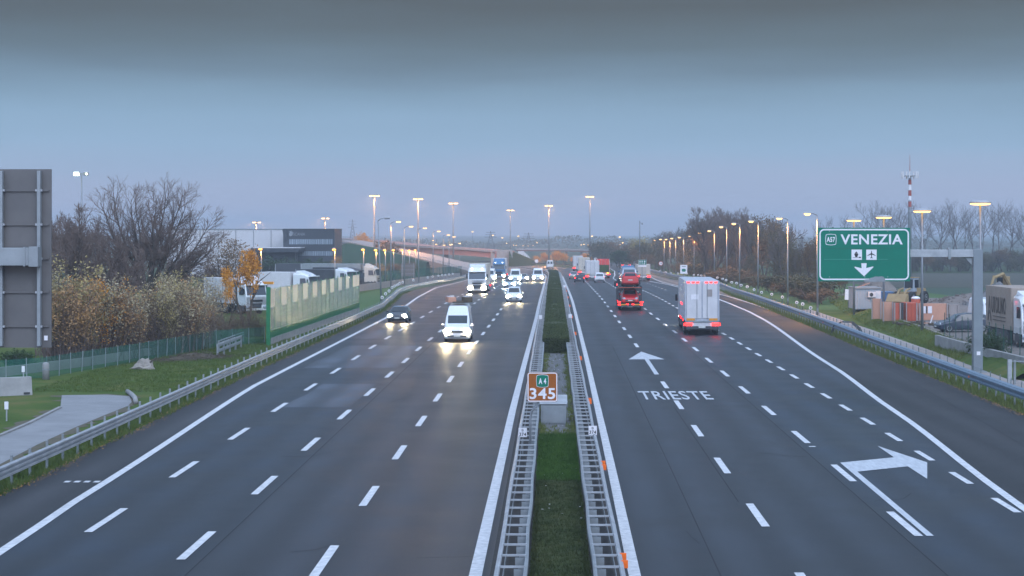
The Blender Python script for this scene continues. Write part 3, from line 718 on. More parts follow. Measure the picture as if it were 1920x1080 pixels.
# far-off lamps of the town
fp = thing('far_lamp', (0,0,0), 0, 'x', 'street lamp')
MB().tube([(0,0,0),(0,0,9)], [.12,.07], 6).build('pole', 'pole_grey', fp)
q = MB().box(0,0,9.1,.9,.5,.2).build('lamp_head', 'lamp_shell', fp); MB().box(0,-.05,8.9,.75,.45,.25).build('lens', 'lamp_far', q)
FL = [(886,434,1150),(924,441,1150),(942,445.5,1100),(972,442.5,1000),(950,456,1200),(957,460,1250),(963,459.5,1200),(968,460,1250),(981,460.5,1250),(990,461,1300),(1000,460.5,1250),(1007,455,1200),(1090,459,1100),(1095,458,1050),(1102,459,1150),(1110,442.5,950),(1122.5,459.5,1000),(1162,444,900),(1162.5,459,880),(1168,455,900),(1207,456.5,800),(1220,459,800),(818,458,760),(833,459.5,800),(848,458,700),(862,456,820),(844,459,760)]
FL.sort()
for i, (px, py, yy) in enumerate(FL):
    x, y, zt = at(px, py, yy); z = zg(y); o = fp if i == 0 else copytree(fp)
    o.location = (x,y,z); s = (zt-z)/9.0; o.scale = (1,1,s); o['label'] = 'far-off warm lamp on the hazy horizon, %s from the left of those lights' % ORD[i]; o['group'] = 'far-off lamps on the horizon'

# ------------------------------------------------------------------ gantry sign VENEZIA
t = thing('overhead_sign', (25.3,115,0), 0, 'large green overhead sign reading VENEZIA with A57 badge, ship and plane, torn lower edge', 'road sign')
Y = 115.; mpp = Y/FPX
def gx(px): return (px-CX)*mpp-25.3
def gz(py): return CAMH-(py-CY)*mpp
MB().box(gx(1832.5),0,gz(467)/2,.56,.5,gz(467)).build('post', 'galv_post', t, bevel=.02)
MB().box((gx(1700)+gx(1840))/2,0,(gz(468)+gz(482))/2,gx(1840)-gx(1700),.44,gz(468)-gz(482)).build('beam', 'galv', t, bevel=.02)
MB().box(gx(1779),0,(gz(464)+gz(486))/2,.16,.56,gz(464)-gz(486)).build('beam_joint', 'galv_dull', t, bevel=.01)
MB().xz([(gx(1822)-.45,gz(482)),(gx(1823),gz(482)),(gx(1823),gz(499))], -.1, .1).build('bracket', 'galv_dull', t)
MB().box(gx(1833),-.26,gz(662),.22,.01,.22).build('tag_plate', 'sign_white', t)
MB().box(gx(1832.5),0,.05,.95,.9,.1).build('base_plate', 'galv_dull', t, bevel=.01)
x0, x1, z0, z1 = gx(1532), gx(1704), gz(527), gz(427); cx_, cz_ = (x0+x1)/2, (z0+z1)/2; W_, H_ = x1-x0, z1-z0
ys = -.45
MB().xz([(x0,z0),(x1,z0),(x1,z1),(x0,z1)], ys, ys+.05).build('panel', 'sign_green', t)
frame_ring(MB(), W_-.14, H_-.14, .30, .085, ys-.008, ys, cx_, cz_).build('border', 'sign_white', t)
for px in (1560,1618,1680): MB().box(gx(px),ys+.12,cz_,.10,.12,H_+.1).build('panel_stiffener', 'galv_dull', t)
ys_sign = ys
def sp2(u, v): return (1520+u/8.31, 410+v/8.31)     # photo crop to photo pixels
def W2D(u, v): a, b = sp2(u, v); return (gx(a), gz(b))
W2D_SIGN = (lambda mpp_: (lambda u, v: ((sp2(u,v)[0]-CX)*mpp_-25.3, CAMH-(sp2(u,v)[1]-CY)*mpp_)))(mpp)
a, b = W2D(930,322)
lettering('VENEZIA', gx(1690)-gx(1574), gz(439)-gz(458), 'sign_white', t, (a,ys-.004,b), bold=.022, depth=.012)
c_ = W2D(298,325)
bd = MB(); A = badge(.66,.64); B = badge(.60,.58); n = len(A)
bd.add([(c_[0]+x,ys-.008,c_[1]+z) for x,z in A]+[(c_[0]+x,ys-.008,c_[1]+z) for x,z in B], [(i,(i+1) % n,n+(i+1) % n,n+i) for i in range(n)]); bd.build('badge', 'sign_white', t)
lettering('A57', .50, .30, 'sign_white', t, (c_[0],ys-.004,c_[1]), bold=.03, depth=.012)
for u0, u1, kind in ((618,780,'ship'),(847,1008,'plane')):
    p0 = W2D(u0,640); p1 = W2D(u1,480); q = MB().xz([(p0[0],p0[1]),(p1[0],p0[1]),(p1[0],p1[1]),(p0[0],p1[1])], ys-.010, ys-.001).build('pictogram', 'sign_white', t)
    mx_, mz_ = (p0[0]+p1[0])/2, (p0[1]+p1[1])/2; s = (p1[0]-p0[0])/2
    if kind == 'ship':
        P = MB(); yy = ys-.016
        P.xz([(mx_+s*x,mz_+s*z) for x,z in ((-.28,-.45),(.10,-.45),(.22,-.1),(.30,.10),(.25,.18),(-.43,.18),(-.48,.1),(-.38,-.1))], yy, yy+.006)
        P.xz([(mx_+s*x,mz_+s*z) for x,z in ((-.38,.22),(.20,.22),(.12,.42),(-.02,.46),(-.04,.62),(-.14,.62),(-.16,.46),(-.30,.42))], yy, yy+.006)
        P.xz([(mx_+s*x,mz_+s*z) for x,z in ((.42,-.62),(.8,-.62),(.8,-.4),(.42,-.4))], yy, yy+.006)
        P.xz([(mx_+s*x,mz_+s*z) for x,z in ((-.8,-.60),(.36,-.60),(.36,-.53),(-.8,-.53))], yy, yy+.006)
        P.build('ship_symbol', 'black', q)
    else:
        P = MB(); yy = ys-.016
        P.xz([(mx_+s*x,mz_+s*z) for x,z in ((0,.80),(.07,.66),(.09,.30),(.78,-.12),(.78,-.22),(.09,.02),(.07,-.45),(.24,-.60),(.24,-.70),(0,-.62),(-.24,-.70),(-.24,-.60),(-.07,-.45),(-.09,.02),(-.78,-.22),(-.78,-.12),(-.09,.30),(-.07,.66))], yy, yy+.006)
        P.build('plane_symbol', 'black', q)
MB().xz([W2D(*p) for p in ((770,692),(852,692),(846,768),(955,742),(958,752),(812,896),(664,757),(668,745),(776,770))], ys-.010, ys).build('down_arrow', 'sign_white', t)
MB().xz([W2D(*p) for p in ((815,978),(808,952),(850,942),(880,944),(915,918),(955,912),(985,896),(1040,900),(1085,895),(1118,905),(1138,940),(1145,978))], ys-.014, ys-.002).build('bare_patch', 'galv_dull', t)
# the back of a sign over the other carriageway
Y = 54.; mpp = Y/FPX
t = thing('overhead_sign', ((95-CX)*mpp,Y,0), 0, 'grey back of an overhead sign at the left edge with its carrying beam', 'road sign')
ox = (95-CX)*mpp
def bx(px): return (px-CX)*mpp-ox
z0, z1 = CAMH-(652-CY)*mpp, CAMH-(317-CY)*mpp
MB().box(bx(95)-2.6,.10,(z0+z1)/2,5.2,.05,z1-z0).build('panel', 'sign_back', t)
for px in (3,74): MB().box(bx(px),-.02,(z0+z1)/2,.095,.16,z1-z0-.1).build('upright', 'galv_dull', t, bevel=.008)
for px in (-70,-140): MB().box(bx(px),-.02,(z0+z1)/2,.095,.16,z1-z0-.1).build('upright', 'galv_dull', t)
for py in (357,421,485,548,612):
    z = CAMH-(py-CY)*mpp; mb = MB().box(bx(91)-2.4,.05,z,4.8,.05,.05); mb.build('rib', 'sign_back', t)
    for px in (8,69,78): MB().box(bx(px),-.03,z,.05,.10,.06).build('clamp', 'galv', t)
z = CAMH-(481-CY)*mpp
MB().box(bx(78)-3.6,-.22,z,7.2,.38,.50).build('beam', 'galv_dull', t, bevel=.015)
MB().box(bx(70),-.22,z,.26,.44,.56).build('beam_plate', 'galv_dull', t, bevel=.01)
MB().box(bx(53),-.22,z,.05,.42,.54).build('flange', 'galv_dull', t)
MB().box(bx(95)-7.0,-.22,z/2,.55,.5,z).build('post', 'galv_blue', t)
MB().box(bx(85),.06,CAMH-(634-CY)*mpp,.10,.02,.13).build('sticker', 'sign_white', t)

# small road signs
def pole_sign(label, px, py, yb, kind, size, cat='road sign'):
    x, y, z = at(px, py, yb); zb = zg(y); t = thing('road_sign', (x,y,zb), 0, label, cat); h = z-zb
    MB().tube([(0,.06,0),(0,.06,h+size*.4)], .045, 8).build('pole', 'pole_grey', t)
    return t, h
t, h = pole_sign('round white and red speed limit sign beyond the box truck', 1239, 494, 400, 'round', .5)
MB().lathe([(.50,-.0),(.50,.03),(.05,.03)], c=(0,0,h), n=20, axis='Y').build('disc', 'mast_red', t); MB().lathe([(.35,-.008),(.35,-.001),(.05,-.001)], c=(0,0,h), n=20, axis='Y').build('face', 'sign_white', t)
lettering('70', .38, .30, 'black', t, (0,-.011,h), bold=.02)
for px, py, yb, lab in ((1117,486,640,'round white sign behind the departing trucks'),(1006,489.5,640,'round white sign beside the yellow trees behind the bend')):
    t, h = pole_sign(lab, px, py, yb, 'round', .6)
    MB().lathe([(.60,-.0),(.60,.03),(.05,.03)], c=(0,0,h), n=20, axis='Y').build('disc', 'sign_white', t)
t, h = pole_sign('green lane sign with three white arrows over the exit ramp', 1204.5, 492, 360, 'rect', .7)
MB().box(0,0,h,1.5,.04,1.0).build('panel', 'sign_green', t); frame_ring(MB(), 1.46, .96, .08, .04, -.03, -.021, 0, h).build('border', 'sign_white', t)
for dx, bent in ((-.45,0),(-.05,0),(.40,1)):
    P = MB(); P.box(dx,-.028,h-.12,.09,.012,.5); P.xz([(dx-.16,h+.10),(dx+.16,h+.10),(dx,h+.36)], -.034, -.022)
    if bent: P.box(dx-.13,-.028,h-.30,.20,.012,.09)
    P.build('arrow', 'sign_white', t)
MB().box(0,0,h-.68,1.5,.04,.30).build('lower_plate', 'sign_white', t)
t, h = pole_sign('white information sign with a green symbol on the right verge', 1282, 505, 330, 'rect', .8)
MB().box(0,0,h,1.2,.04,1.5).build('panel', 'sign_white', t); MB().xz([(x,z+h-.15) for x,z in rrect(.66,.5,.15)], -.03, -.021).build('symbol', 'sign_green', t)
MB().box(0,-.025,h+.5,.7,.01,.14).build('text_line', 'galv_dull', t)
# big sign seen from behind on the left verge
x, y, z = at(765,506,345); zb = zg(y); t = thing('road_sign', (x,y,zb), 0, 'large grey-brown back of a roadside sign behind the left verge fence', 'road sign')
MB().box(0,0,z-zb,2.5,.06,2.3).build('panel', 'sign_back', t)
for dx in (-1.05,1.05): MB().box(dx,-.06,(z-zb+1.2)/2,.10,.08,z-zb+1.2).build('post', 'galv_dull', t)
for dz in (-.7,0,.7): MB().box(0,-.04,z-zb+dz,2.4,.03,.06).build('rib', 'galv_dull', t)

# delineators
dp = thing('delineator', (0,0,0), 0, 'x', 'marker post')
MB().tube([(0,.03,0),(0,.03,.8)], .03, 6).build('post', 'steel_dark', dp)
hd = MB().lathe([(.17,0),(.17,.03),(.02,.03)], c=(0,0,.92), n=14, axis='Y').build('head', 'sign_white', dp); MB().lathe([(.08,-.012),(.08,-.001),(.02,-.001)], c=(0,0,.90), n=10, axis='Y').build('lens', 'steel_dark', hd)
DR = [(1520,577),(1505,570),(1494,567),(1467,557),(1447,551.6),(1428,548),(1414,543),(1401,539),(1389.6,536),(1381,532),(1372,530.5),(1361.5,526.2),(1355,524),(1345,521.5),(1338,520),(1331,518.2),(1326.5,517.7),(1321,517.7),(1315,517.3),(1309,516.6),(1301,516.5),(1288,514),(1271,513.5),(1258,512.5),(1248,511),(1238,508.5)]
first = True
for i, (px, py) in enumerate(DR):
    y = 30; 
    lo, hi = 60., 900.
    for _ in range(40):
        m = (lo+hi)/2
        if (CAMH-zg(m)-.92)*FPX/m > py-CY: lo = m
        else: hi = m
    y = lo; x = (px-CX)*y/FPX; o = dp if first else copytree(dp); first = False
    o.location = (x,y,zg(y)); o.scale = (1,1,1) if y < 260 else (1.25,1,1.1); o['group'] = 'round-headed marker posts'
    o['label'] = 'small round-headed white marker post behind the right guardrail, %s from the green sign' % ORD[i]
DLs = [(716.5,560),(723,553),(729.5,547.5),(735,541),(740,538),(745,536),(749,533),(755,531),(775,527),(802,522),(811,520),(822,518.5),(829,517.5),(835,517),(842,516),(849,515)]
for i, (px, py) in enumerate(DLs):
    lo, hi = 60., 900.
    for _ in range(40):
        m = (lo+hi)/2
        if (CAMH-zg(m)-.92)*FPX/m > py-CY: lo = m
        else: hi = m
    y = lo; x = (px-CX)*y/FPX; o = copytree(dp); o.location = (x,y,zg(y)); o.scale = (1.0,1,1.15); o['group'] = 'round-headed marker posts'
    o['label'] = 'small white marker post behind the left guardrail, %s counted from the noise barrier' % ORD[i]

# bare poles and pylons on the horizon
x, y, zt = at(1199.5,414,520); z = zg(y); t = thing('camera_pole', (x,y,z), 0, 'tall grey pole with small boxes rising behind the exit ramp sign', 'pole'); h = zt-z
MB().tube([(0,0,0),(0,0,h)], [.20,.12], 8).build('pole', 'pole_grey', t); MB().box(.35,0,h-.6,.7,.15,.15).build('arm', 'pole_grey', t); MB().box(.65,0,h-.8,.35,.35,.5).build('camera_box', 'pole_grey', t)
def pylon(px, pt, Y, lab):
    x, y, zt = at(px, pt, Y); z = zg(y); t = thing('pylon', (x,y,z), 0, lab, 'pylon', 'far power pylons'); h = zt-z; mb = MB(); w0, w1 = 3.2, .5
    for sx in (-1,1):
        for sy in (-1,1): mb.tube([(sx*w0,sy*w0,0),(sx*w1,sy*w1,h*.8),(0,0,h)], .16, 4)
    n = 7
    for i in range(n):
        a, b = i/n, (i+1)/n; wa, wb = w0+(w1-w0)*a/.8*.8, w0+(w1-w0)*b
        for s in (-1,1): mb.tube([(-wa*s,-wa,h*.8*a),(wb*s,-wb,h*.8*b)], .10, 3); mb.tube([(-wa*s,wa,h*.8*a),(wb*s,wb,h*.8*b)], .10, 3)
    mb.build('lattice', 'steel_dark', t)
    for k, f in enumerate((.70,.82,.93)): MB().tube([(-4.2+.6*k,0,h*f),(4.2-.6*k,0,h*f)], .14, 4).build('cross_arm', 'steel_dark', t)
pylon(661,411,1700,'faint lattice pylon left of the golden tree on the flyover'); pylon(991,436,1250,'faint lattice pylon between the two middle lamp masts'); pylon(920,433,1300,'faint lattice pylon left of the farthest lamp mast')

# faint joints and smears across the green panel, weeds and litter in the median
t = bpy.data.objects['overhead_sign']
for v, hh, mm, u0, u1 in ((632,.035,'sign_seam',190,1180),(462,.03,'sign_seam_dark',200,1440),(640,.012,'sign_seam_dark',150,1500)):
    a = W2D_SIGN(u0, v); b = W2D_SIGN(u1, v); MB().box((a[0]+b[0])/2, ys_sign-.0015, a[1], b[0]-a[0], .003, hh).build('panel_joint', mm, t)
for u, v in ((277,195),(825,188),(1180,195),(277,905),(1180,905),(825,905)):
    a = W2D_SIGN(u, v); MB().lathe([(.022,-.012),(.03,0),(.002,0)], c=(a[0],ys_sign,a[1]), n=8, axis='Y').build('bolt', 'galv', t)
r = random.Random(77); mb = MB(); lit = MB()
for i in range(900):
    y = 77+r.random()**1.3*56; s = r.random()
    x = (-.56+abs(r.gauss(0,.13))) if s < .4 else ((.9-abs(r.gauss(0,.13))) if s < .8 else r.uniform(-.5,.85))
    if s >= .8 and r.random() < .6: y = 77.8+abs(r.gauss(0,1.6))
    for _ in range(6):
        a = r.uniform(0,6.28); b = r.uniform(.05,.2); dx, dy = math.cos(a)*.014, math.sin(a)*.014; ox, oy = r.gauss(0,.05), r.gauss(0,.05)
        mb.add([(x+ox-dx,y+oy-dy,.09),(x+ox+dx,y+oy+dy,.09),(x+ox+r.gauss(0,.4)*b,y+oy+r.gauss(0,.4)*b,.09+b)], [(0,1,2)])
mb.build('median_weeds', 'blade_dry', kind='stuff', label='weeds growing at the edges of the median gravel')
for i in range(60):
    x = r.uniform(-.52,.86); y = 53+r.random()*76; z = .10 if y > 78 else (.235 if y > 62.6 else .40); a = r.uniform(.012,.03); an = r.uniform(0,3.1)
    lit.box(x,y,z+.01,a*2,a,.012,rz=an)
lit.build('litter', 'sign_white', kind='stuff', label='scattered pale litter and stones in the median')
r = random.Random(78); mb = MB()
for i in range(5200):
    y = 46+r.random()**1.6*230; x = railL(y)+.30+r.gauss(0,.16)+.25*math.sin(y*.4)*r.random(); leaf_q(mb, Vector((x,y,zg(y)+.055+r.random()*.02)), r.uniform(.02,.05), r)
for i in range(2600):
    y = 88+r.random()**1.6*180; x = railR(y)-.55+r.gauss(0,.16); leaf_q(mb, Vector((x,y,zg(y)+.055+r.random()*.02)), r.uniform(.02,.05), r)
mb.build('fallen_leaves', 'leaf_rust', kind='stuff', label='fallen autumn leaves along the road edges')
# ------------------------------------------------------------------ plants
def rot_about(d, ax, a): return Matrix.Rotation(a, 3, ax) @ d
def bare_meshes(seed, H, stems, spread, dens=1.0, up=.25, trunk_r=.22, levels=4, base_len=.42, twig_r=.014):
    r = random.Random(seed); T = MB(); C = MB()
    def grow(p, d, L, ra, lev):
        ns = (5,5,4,3,2)[lev]; pts = [p.copy()]; ds = [d.copy()]; q = p.copy(); dd = d.copy()
        for i in range(ns):
            dd = (dd+Vector((r.gauss(0,.11),r.gauss(0,.11),r.gauss(0,.06)+up*.18))).normalized()
            q = q+dd*(L/ns); pts.append(q.copy()); ds.append(dd.copy())
        rs = [max(twig_r*.6, ra*(1-.62*i/ns)) for i in range(ns+1)]
        (T if lev <= 1 else C).tube(pts, rs, (8,6,4,3,3)[lev], cap=lev < 2)
        if lev >= levels: return
        n = int(((7,7,6,5,0)[lev])*dens+r.random())
        for k in range(n):
            t = (.28 if lev else .45)+(1-(.28 if lev else .45))*(k+r.random()*.8)/n; i = min(ns-1,int(t*ns)); f = t*ns-i
            pp = pts[i].lerp(pts[i+1], min(1,f)); ax = ds[i].orthogonal().normalized(); ax = rot_about(ax, ds[i], r.uniform(0,6.283))
            nd = rot_about(ds[i], ax, rad(r.uniform(22,52)))
            grow(pp, nd, L*r.uniform(.42,.68)*(1.12-.45*t), max(twig_r, ra*.5*(1-.4*t)), lev+1)
    for s in range(stems):
        a = (s/(max(1,stems-1))-.5)*2*spread if stems > 1 else r.uniform(-.05,.05)
        d = Vector((math.sin(a), r.uniform(-.35,.35)*(1 if stems > 1 else .2), math.cos(a))).normalized()
        grow(Vector((r.uniform(-.25,.25)*(stems > 1),r.uniform(-.25,.25)*(stems > 1),-.2)), d, H*base_len*r.uniform(.85,1.15)*(1.25 if stems == 1 else 1), trunk_r*r.uniform(.75,1.1), 0)
    return T, C
def fit(mbs, H):
    z = max(p[2] for mb in mbs for p in mb.v); s = H/z
    for mb in mbs: mb.v = [(p[0]*s,p[1]*s,p[2]*s) for p in mb.v]
def leaf(mb, c, a, r):
    u = Vector((r.gauss(0,1),r.gauss(0,1),r.gauss(0,.8))).normalized(); v_ = rot_about(u.orthogonal().normalized(), u, r.uniform(0,6.28))
    mb.add([c-u*a, c+v_*a*.55, c+u*a, c-v_*a*.55], [(0,1,2,3)])
def cloud(seed, H, W, z0, nclump, per, size, flat=1., spread=.55):
    """leaf clumps through an uneven crown"""
    r = random.Random(seed); mb = MB(); Z = H-z0
    lob = [(r.uniform(-.35,.35)*W, r.uniform(-.35,.35)*W, z0+Z*r.uniform(.25,.8), r.uniform(.28,.5)) for _ in range(6)]
    for _ in range(nclump):
        lx, ly, lz, lr = r.choice(lob); d = Vector((r.gauss(0,1),r.gauss(0,1),r.gauss(0,1))).normalized(); q = r.random()**.45
        c = Vector((lx+d.x*lr*W*q, ly+d.y*lr*W*q*flat, lz+d.z*lr*Z*.75*q))
        if c.z < z0*.7 or c.z > H: continue
        n = int(per*r.uniform(.3,1.5)); sp = spread*r.uniform(.5,1.3)
        for _ in range(n):
            leaf(mb, c+Vector((r.gauss(0,sp*.5),r.gauss(0,sp*.5),r.gauss(0,sp*.4))), size*r.uniform(.5,1.25), r)
    return mb
def plant(name, trunk, crown, tm, cm, cat, tn='trunk', cn='crown'):
    t = thing(name, (0,-400,0), 0, 'x', cat)
    if trunk is not None: trunk.build(tn, tm, t, smooth=True)
    crown.build(cn, cm, t)
    return t
USED = set()
def put(p, loc, rz, s, label, group):
    if p.name in USED: o = copytree(p)
    else: USED.add(p.name); o = p
    o.location = loc; o.rotation_euler = (0,0,rz); o.scale = s if hasattr(s,'__len__') else (s,)*3
    o['label'] = label
    if group: o['group'] = group
    return o
# the great bare tree: several leaders fanning from one foot
def fan_tree(seed, tips, fork, trunk_r, twig_r):
    r = random.Random(seed); T = MB(); C = MB()
    def grow(p, d, L, ra, lev):
        ns = (0,4,4,3,2)[lev]; pts = [p.copy()]; ds = [d.copy()]; q = p.copy(); dd = d.copy()
        for i in range(ns):
            dd = (dd+Vector((r.gauss(0,.12),r.gauss(0,.12),r.gauss(0,.05)+.07))).normalized(); q = q+dd*(L/ns); pts.append(q.copy()); ds.append(dd.copy())
        C.tube(pts, [max(twig_r*.55, ra*(1-.7*i/ns)) for i in range(ns+1)], (8,5,4,3,3)[lev], cap=False)
        if lev >= 4: return
        n = (0,6,6,5,0)[lev]
        for k in range(n):
            t = .2+.8*(k+r.random()*.8)/n; i = min(ns-1,int(t*ns)); pp = pts[i].lerp(pts[i+1], min(1,t*ns-i))
            ax = rot_about(ds[i].orthogonal().normalized(), ds[i], r.uniform(0,6.283)); nd = rot_about(ds[i], ax, rad(r.uniform(20,48)))
            grow(pp, nd, L*r.uniform(.45,.68)*(1.1-.4*t), max(twig_r, ra*.5), lev+1)
    F0 = Vector(fork); T.tube([(0,0,-.3),(F0.x*.3,0,F0.z*.5),F0], [trunk_r*1.25,trunk_r,trunk_r*.95], 9)
    for tx, ty, tz in tips:
        B = Vector((tx,ty,tz)); mid = F0.lerp(B,.5)+Vector((tx*.16,ty*.1,-.06*abs(tx)))
        pts = []; n = 10; w = r.uniform(0,6)
        for i in range(n+1):
            u = i/n; pts.append(F0*(1-u)**2+mid*2*u*(1-u)+B*u*u+Vector((math.sin(u*9+w)*.10,math.cos(u*8+w)*.10,0))*u)
        L = (B-F0).length; r0 = trunk_r*.62*(.6+.4*L/9)
        T.tube(pts, [max(twig_r, r0*(1-.9*i/n)) for i in range(n+1)], 6)
        m = int(L*2.1)
        for k in range(m):
            u = .22+.78*(k+r.random())/m; i = min(n-1,int(u*n)); pp = pts[i].lerp(pts[i+1], u*n-i); d = (pts[i+1]-pts[i]).normalized()
            ax = rot_about(d.orthogonal().normalized(), d, r.uniform(0,6.283)); nd = rot_about(d, ax, rad(r.uniform(25,55)))
            grow(pp, nd, L*r.uniform(.20,.36)*(1.2-.6*u), max(twig_r, r0*.45*(1-.7*u)), 2 if u > .35 else 1)
    return T, C
TP = [(172,395,-1),(185,352,.6),(212,335,-.5),(240,345,1.2),(262,352,-1.3),(288,345,.8),(312,332,-.3),(336,338,.9),(352,352,-1),(372,378,.5),(398,392,-.6),(410,420,.8),(388,440,-.9),(300,380,-2.0),(230,400,1.8)]
sc_ = 165/FPX; T, C = fan_tree(21, [((px-284)*sc_, d, (590-py)*sc_) for px, py, d in TP], ((276-284)*sc_,0,(590-528)*sc_), .30, .0105)
x, y, z = at(284,590,165); big = plant('bare_tree', T, C, 'bark', 'twig', 'tree'); put(big, (x,y,0), 0, 1, 'great bare tree with fanned leaders rising above the left shrubs', None)
bt = []
for i, (sd, st, spd, H) in enumerate(((5,1,0,10),(8,3,.45,10),(15,4,.55,10))):
    T, C = bare_meshes(sd, H, st, spd, 1.1, .35, .16, 4, .42, .012); fit((T,C), H)
    bt.append(plant('bare_tree', T, C, 'bark', 'twig', 'tree'))
for i, (px, pt, Y, k, rz, sx, lab) in enumerate(((108,378,150,2,0,.62,'dense dark bare tree just right of the grey sign back'),(142,392,160,1,2,.6,'dark bare tree between the sign back and the great bare tree'),(176,412,152,2,4,.62,'dark bare tree below the floodlight post, thick with twigs'),(80,385,168,1,3,.7,'bare tree half hidden by the grey sign back'),(222,462,152,2,1,.7,'low dark bare tree left of the great bare tree trunk'),(345,470,190,1,5,.7,'low bare tree under the right boughs of the great bare tree'),(398,485,205,2,2.5,.7,'small reddish bare tree left of the olive tree'))):
    x, y, zt = at(px, pt, Y); s = zt/10; put(bt[k], (x,y,0), rz, (s*sx,s*sx,s), lab, 'bare trees behind the left shrubs')
# tall poplars behind the field
pop = []
for sd in (31,32,33):
    T, C = bare_meshes(sd, 18, 1, 0, .95, .75, .25, 3, .75, .030); fit((T,C), 18); pop.append(plant('poplar', T, C, 'twig_grey', 'twig_grey', 'tree'))
PX = [1540,1556,1572,1632,1646,1659,1673,1688,1702,1722,1738,1753,1766,1782,1797,1811,1829,1844,1858,1872,1889,1903,1917,1932]
for i, px in enumerate(PX):
    Y = 520+12*math.sin(i*2.1); pt = (402 if i < 3 else 380)+9*math.sin(i*1.7)+4*math.sin(i*3.1); x, y, zt = at(px, pt, Y); z = zg(y); s = (zt-z)/18
    put(pop[i % 3], (x,y,z), i*1.3, (s*1.05,s*1.05,s), 'tall bare poplar in the row behind the field, %s from the left' % ORD[i], 'bare poplars behind the field')
# autumn shrubs behind the green fence
shr = []
def shrub_proto(seed, leafm, nleaf, H=5.5, W=1.9, size=.078):
    r = random.Random(seed); S = MB(); Fm = MB()
    for k in range(70):
        a = r.uniform(0,6.28); d = Vector((math.cos(a)*r.uniform(.05,.42),math.sin(a)*r.uniform(.05,.42),1)).normalized(); L = H*r.uniform(.5,1.0)
        p = Vector((r.gauss(0,.5),r.gauss(0,.5),0)); pts = [p]; q = p.copy()
        for i in range(4):
            d = (d+Vector((r.gauss(0,.07),r.gauss(0,.07),.02))).normalized(); q = q+d*L/4; pts.append(q.copy())
        S.tube(pts, [.022,.018,.014,.010,.006], 3, cap=False)
        for j in range(7):
            t = r.uniform(.3,1); i = min(3,int(t*4)); b = pts[i].lerp(pts[i+1], t*4-i); e = b+Vector((r.gauss(0,.35),r.gauss(0,.35),r.uniform(.25,.75))); S.tube([b,e], [.010,.005], 3, cap=False)
            for _ in range(int(nleaf/320*r.uniform(.4,1.6)*(1.35 if t > .55 else .55))):
                leaf(Fm, b.lerp(e, r.random()*1.1)+Vector((r.gauss(0,.13),r.gauss(0,.13),r.gauss(0,.13))), size*r.uniform(.5,1.2), r)
    fit((S,Fm), H)
    return plant('shrub', S, Fm, 'twig', leafm, 'shrub', 'stem', 'foliage')
SH = {'rust': shrub_proto(41,'leaf_rust',3600), 'olive': shrub_proto(42,'leaf_olive',4200), 'silver': shrub_proto(43,'leaf_silver',3000), 'bare': shrub_proto(44,'leaf_brown',1100), 'gold': shrub_proto(45,'leaf_gold',2600)}
SHR = [(108,470,118,'olive'),(128,505,117,'rust'),(150,520,120,'olive'),(172,515,121,'gold'),(192,505,122,'silver'),(214,520,123,'rust'),(236,532,124,'silver'),(256,540,125,'rust'),(276,530,127,'bare'),(297,520,128,'olive'),(318,505,129,'silver'),(339,512,131,'rust'),(357,530,133,'silver'),(374,545,135,'rust'),
       (118,540,112,'rust'),(160,565,115,'rust'),(203,570,117,'bare'),(246,575,119,'rust'),(290,580,122,'bare'),(332,580,125,'bare'),(372,590,129,'bare'),(396,575,134,'bare'),(418,585,137,'bare'),(440,578,141,'bare'),(462,560,144,'bare'),(482,585,145,'bare'),(98,500,128,'silver'),(340,498,140,'olive'),(384,512,146,'silver')]
names = {'rust':'rust-brown','olive':'olive-yellow','silver':'silvery-leaved','bare':'nearly leafless reddish','gold':'orange-leaved'}
SHR.sort(key=lambda q: q[0]); cnt = {}
for px, pt, Y, k in SHR:
    Y = Y+9 if (pt > 538 and Y < 146) else Y+3
    x, y, zt = at(px, pt, Y); s = zt/5.5; c = cnt.get(k,0); cnt[k] = c+1
    put(SH[k], (x,y,0), px*.37, (max(s,.62)*1.02,max(s,.62)*1.02,s), '%s shrub behind the green fence, %s of its colour from the sign back' % (names[k], ORD[c]), 'autumn shrubs behind the green fence')
# leafy trees
T, _ = bare_meshes(51, 5, 2, .2, .7, .4, .12, 2); fit((T,), 4.6)
gold = plant('autumn_tree', T, cloud(52, 6.2, 2.6, 2.2, 120, 34, .11, spread=.5), 'bark', 'leaf_gold', 'tree')
x, y, zt = at(461,468,172); put(gold, (x,y,0), 0, (.72,.72,zt/6.2), 'bright orange autumn tree left of the noise barrier', None)
x, y, zt = at(423,503,160); put(gold, (x,y,0), 2, (.42,.42,zt/6.2), 'small orange autumn tree before the parked white truck', None)
T, _ = bare_meshes(53, 7, 2, .25, .8, .4, .14, 2); fit((T,), 6.4)
olive = plant('olive_tree', T, cloud(54, 8, 5.0, 1.6, 190, 30, .11, spread=.8), 'bark', 'leaf_brown', 'tree')
x, y, zt = at(432,450,200); put(olive, (x,y,0), 0, (.95,.95,zt/8), 'mid-sized olive-brown tree left of the white hall', None)
T, _ = bare_meshes(55, 3, 3, .3, .7, .4, .06, 2); fit((T,), 2.4)
bush = plant('bush', T, cloud(56, 3, 2.6, .3, 150, 30, .09, spread=.4), 'bark', 'leaf_green', 'bush')
